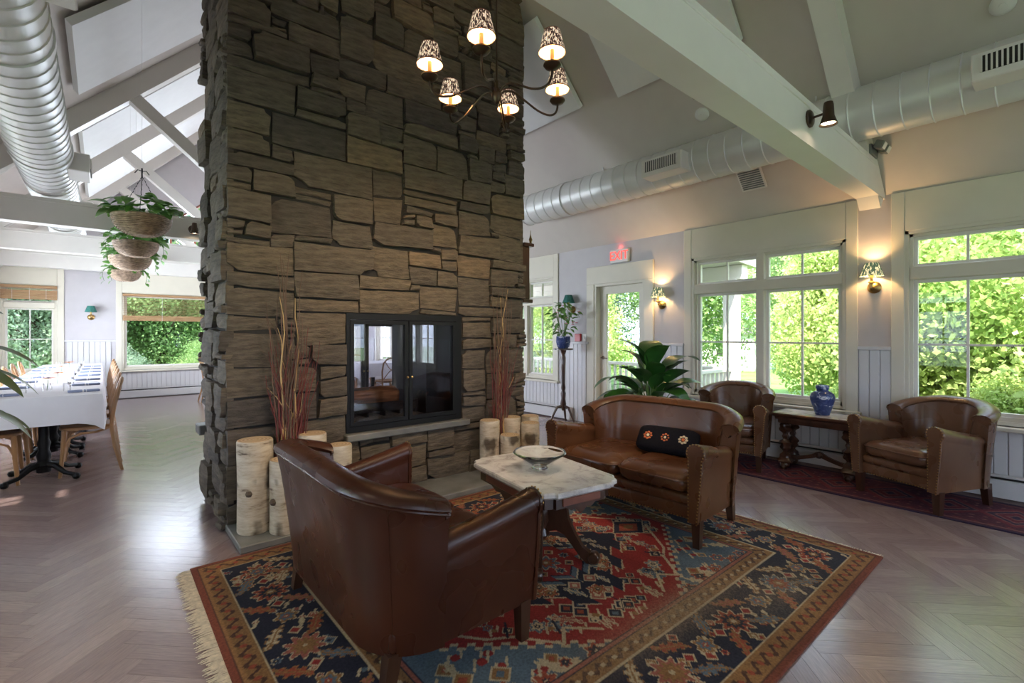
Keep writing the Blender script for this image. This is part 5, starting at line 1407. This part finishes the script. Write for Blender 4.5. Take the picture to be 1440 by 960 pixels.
# porch along the door side
pc = thing('porch', 'white painted porch with posts and railing outside the glass door', 'porch', (X1+.16, 3.4, 0))
for k in range(13):
    MB().box((.02+k*.14, 0, -.09), (.02+k*.14+.134, 10, -.05)).build('deck_board', 'shingle', pc)
MB().box((0, 0, GZ), (1.84, 10, -.10)).build('deck_base', 'white_paint', pc)
MB().add([(0, -.15, 2.52), (2.1, -.15, 2.40), (2.1, 10, 2.40), (0, 10, 2.52), (0, -.15, 2.62), (2.1, -.15, 2.56), (2.1, 10, 2.56), (0, 10, 2.62)], [(3,2,1,0),(4,5,6,7),(0,1,5,4),(1,2,6,5),(2,3,7,6),(3,0,4,7)]).build('porch_roof', 'white_paint', pc)
MB().box((1.62, -.1, 2.2), (1.82, 10, 2.42)).build('eave_beam', 'white_paint', pc)
for y in (.1, 3.3, 6.6, 9.8):
    p = MB().rbox((1.62, y-.1, -.05), (1.82, y+.1, 2.2), .01, 1).build('post', 'white_paint', pc); MB().rbox((1.59, y-.13, -.05), (1.85, y+.13, .12), .01, 1).build('post_base', 'white_paint', p); MB().rbox((1.59, y-.13, 2.1), (1.85, y+.13, 2.2), .01, 1).build('post_cap', 'white_paint', p)
def rail(p0, p1):
    p0, p1 = Vector(p0), Vector(p1); L = (p1-p0).length; d = (p1-p0)/L; M = Matrix.Translation(p0) @ d.to_track_quat('X', 'Z').to_matrix().to_4x4()
    MB().rbox((0, -.045, .82), (L, .045, .88), .01, 1, M).build('handrail', 'white_paint', pc); MB().box((0, -.025, .04), (L, .025, .09), M).build('bottom_rail', 'white_paint', pc)
    for k in range(int(L/.13)): MB().box((.08+k*.13-.02, -.02, .09), (.08+k*.13+.02, .02, .82), M).build('baluster', 'white_paint', pc)
rail((.0, .1, -.05), (1.62, .1, -.05)); rail((1.72, .2, -.05), (1.72, 3.2, -.05)); rail((1.72, 3.4, -.05), (1.72, 6.5, -.05))
# added roofs out of view block sun on the left wall, gap passes a patch
for ya, yb, lb in ((-5, 4.72, 'white porch roof shading the windows left of the seating'), (5.0, 13.5, 'white porch roof shading the windows along the dining row')):
    r_ = thing('porch_roof', lb, 'roof', (X0-.16, ya, 0), 0, 'left porch roofs')
    MB().box((-3.2, 0, 2.3), (0, yb-ya, 2.4)).build('roof_deck', 'white_paint', r_)
    for y in np.arange(.1, yb-ya, 3.2): MB().rbox((-3.15, y, GZ), (-3.0, y+.15, 2.3), .01, 1).build('post', 'white_paint', r_)
# shed
sh = thing('garden_shed', 'small pale garden shed with gable roof seen past the porch post', 'shed', (27.5, 13.0, GZ), R(20))
MB().box((-2, -2.2, -.1), (2, 2.2, 2.0)).build('walls', 'white_paint', sh)
MB().add([(-2.2, -2.4, 1.95), (2.2, -2.4, 1.95), (2.2, 2.4, 1.95), (-2.2, 2.4, 1.95), (-2.2, 0, 3.3), (2.2, 0, 3.3)], [(0,1,5,4),(2,3,4,5),(0,4,3),(1,2,5),(3,2,1,0)]).build('roof', 'shingle', sh)
w_ = MB().box((-2.03, -.4, .8), (-1.98, .4, 1.6)).build('window', 'dark_slot', sh)
MB().box((-2.05, -.03, .8), (-2.03, .03, 1.6)).build('muntin', 'white_paint', w_); MB().box((-2.05, -.4, 1.17), (-2.03, .4, 1.23)).build('muntin', 'white_paint', w_)
# trees: foliage meshes shared between copies
def foliage_mesh(seed, n, leaf, mat, clumps=26):
    r = np.random.RandomState(seed)
    cl = r.normal(size=(clumps, 3)); cl /= np.linalg.norm(cl, axis=1)[:, None]; cl *= (r.rand(clumps, 1)**.4)*.78
    idx = r.randint(0, clumps, n); off = r.normal(size=(n, 3)); off /= np.linalg.norm(off, axis=1)[:, None]; off *= (.30*r.rand(n, 1)**.45)
    p = cl[idx]+off; a = r.normal(size=(n, 3)); a[:, 2] *= .55; a /= np.linalg.norm(a, axis=1)[:, None]
    b = np.cross(a, r.normal(size=(n, 3))); b /= np.linalg.norm(b, axis=1)[:, None]
    s = leaf*(.6+.8*r.rand(n, 1))
    v = np.stack([p-a*s, p+b*s*.55-a*s*.15, p+a*s, p-b*s*.55-a*s*.15], 1).reshape(-1, 3)
    me = bpy.data.meshes.new('foliage'); me.from_pydata(v.tolist(), [], np.arange(4*n).reshape(n, 4).tolist()); me.materials.append(MATS[mat]); return me
FOL = {'yellow': foliage_mesh(1, 60000, .024, 'tree_yellow', 80), 'green': foliage_mesh(2, 50000, .018, 'tree_green', 80), 'blue': foliage_mesh(3, 46000, .019, 'tree_blue', 70)}
def tree(x, y, rx, rz_, zc, kind, label, group, seed):
    q = random.Random(seed)
    CW = {'yellow': 'yellow-green', 'green': 'mid-green', 'blue': 'bluish-green'}
    label = CW[kind]+' '+label
    t = thing('tree' if zc > 2 else 'shrub', label, 'tree' if zc > 2 else 'shrub', (x, y, GZ), q.uniform(0, 6), group)
    o = ob('foliage', FOL[kind], t, (0, 0, zc-GZ)); o.scale = (rx, rx, rz_); o['kind'] = 'stuff'
    h = zc-GZ
    tr = MB().tube([(0, 0, -.1), (.05*rx, 0, h*.4), (-.03*rx, .04*rx, h*.8), (0, 0, h+rz_*.5)], [.07*rx, .055*rx, .04*rx, .012*rx], 8).build('trunk', 'bark_brown', t, True)
    for k in range(5):
        a = q.uniform(0, 6.28); z = h*q.uniform(.45, .9); MB().tube([(0, 0, z), (rx*.3*math.cos(a), rx*.3*math.sin(a), z+rz_*.25), (rx*.65*math.cos(a), rx*.65*math.sin(a), z+rz_*.4)], [.025*rx, .018*rx, .006*rx], 6).build('branch', 'bark_brown', tr, True)
near = [(8.4, -.6, 1.7, 2.3, 1.2), (8.6, 1.1, 1.6, 2.2, 1.1), (8.9, -2.6, 1.8, 2.6, 1.3), (9.3, 2.5, 1.3, 1.8, 1.4), (7.5, .3, .8, .9, .1), (7.3, 1.7, .7, .8, .0)]
for k, (x, y, rx, rz_, zc) in enumerate(near): tree(x, y, rx, rz_, zc, 'yellow', 'leafy shrub crowding the window beside the armchairs', 'shrubs close to the windows', 30+k)
mid = [(14, 3.8, 2.6, 3.2, 2.4, 'green'), (13, -3, 3, 4.2, 3.0, 'yellow'), (15, 8.5, 2.8, 3.8, 2.8, 'green'), (13.5, 12.5, 2.6, 3.6, 2.5, 'blue'), (12.5, 16.5, 2.8, 4.0, 2.8, 'green'), (16, .8, 3, 4.4, 3.4, 'green'), (11.5, 10.3, 1.7, 2.3, 1.2, 'yellow')]
for k, (x, y, rx, rz_, zc, kd) in enumerate(mid): tree(x, y, rx, rz_, zc, kd, 'leafy garden tree standing beyond the porch and windows', 'garden trees beyond the porch', 50+k)
far = []
for k in range(15):
    a = R(-55+k*13); far.append((8+19*math.cos(a), 4+20*math.sin(a), 4.6, 5.8, 4.6, ('green', 'blue', 'green', 'yellow')[k % 4]))
for k, (x, y, rx, rz_, zc, kd) in enumerate(far):
    if (x-27.5)**2+(y-13)**2 < 30: continue
    tree(x, y, rx, rz_, zc, kd, 'tall tree in the ring of woodland around the garden', 'woodland trees around the garden', 70+k)
dn = [(-1.2, 17.5, 2.0, 2.8, 1.9, 'blue'), (1.4, 18.0, 2.1, 2.7, 1.8, 'green'), (4.2, 17.2, 2.2, 3.0, 2.1, 'blue'), (.2, 15.8, 1.0, 1.1, .2, 'blue'), (2.3, 16.0, 1.0, 1.1, .2, 'green'), (-3.6, 18.5, 2.4, 3.4, 2.4, 'green'), (-6, 24, 4.4, 5.0, 4.0, 'blue'), (-1, 26, 4.6, 4.6, 3.4, 'green')]
for k, (x, y, rx, rz_, zc, kd) in enumerate(dn): tree(x, y, rx, rz_, zc, kd, 'tree or shrub outside the dining end windows', 'trees outside the dining windows', 100+k)
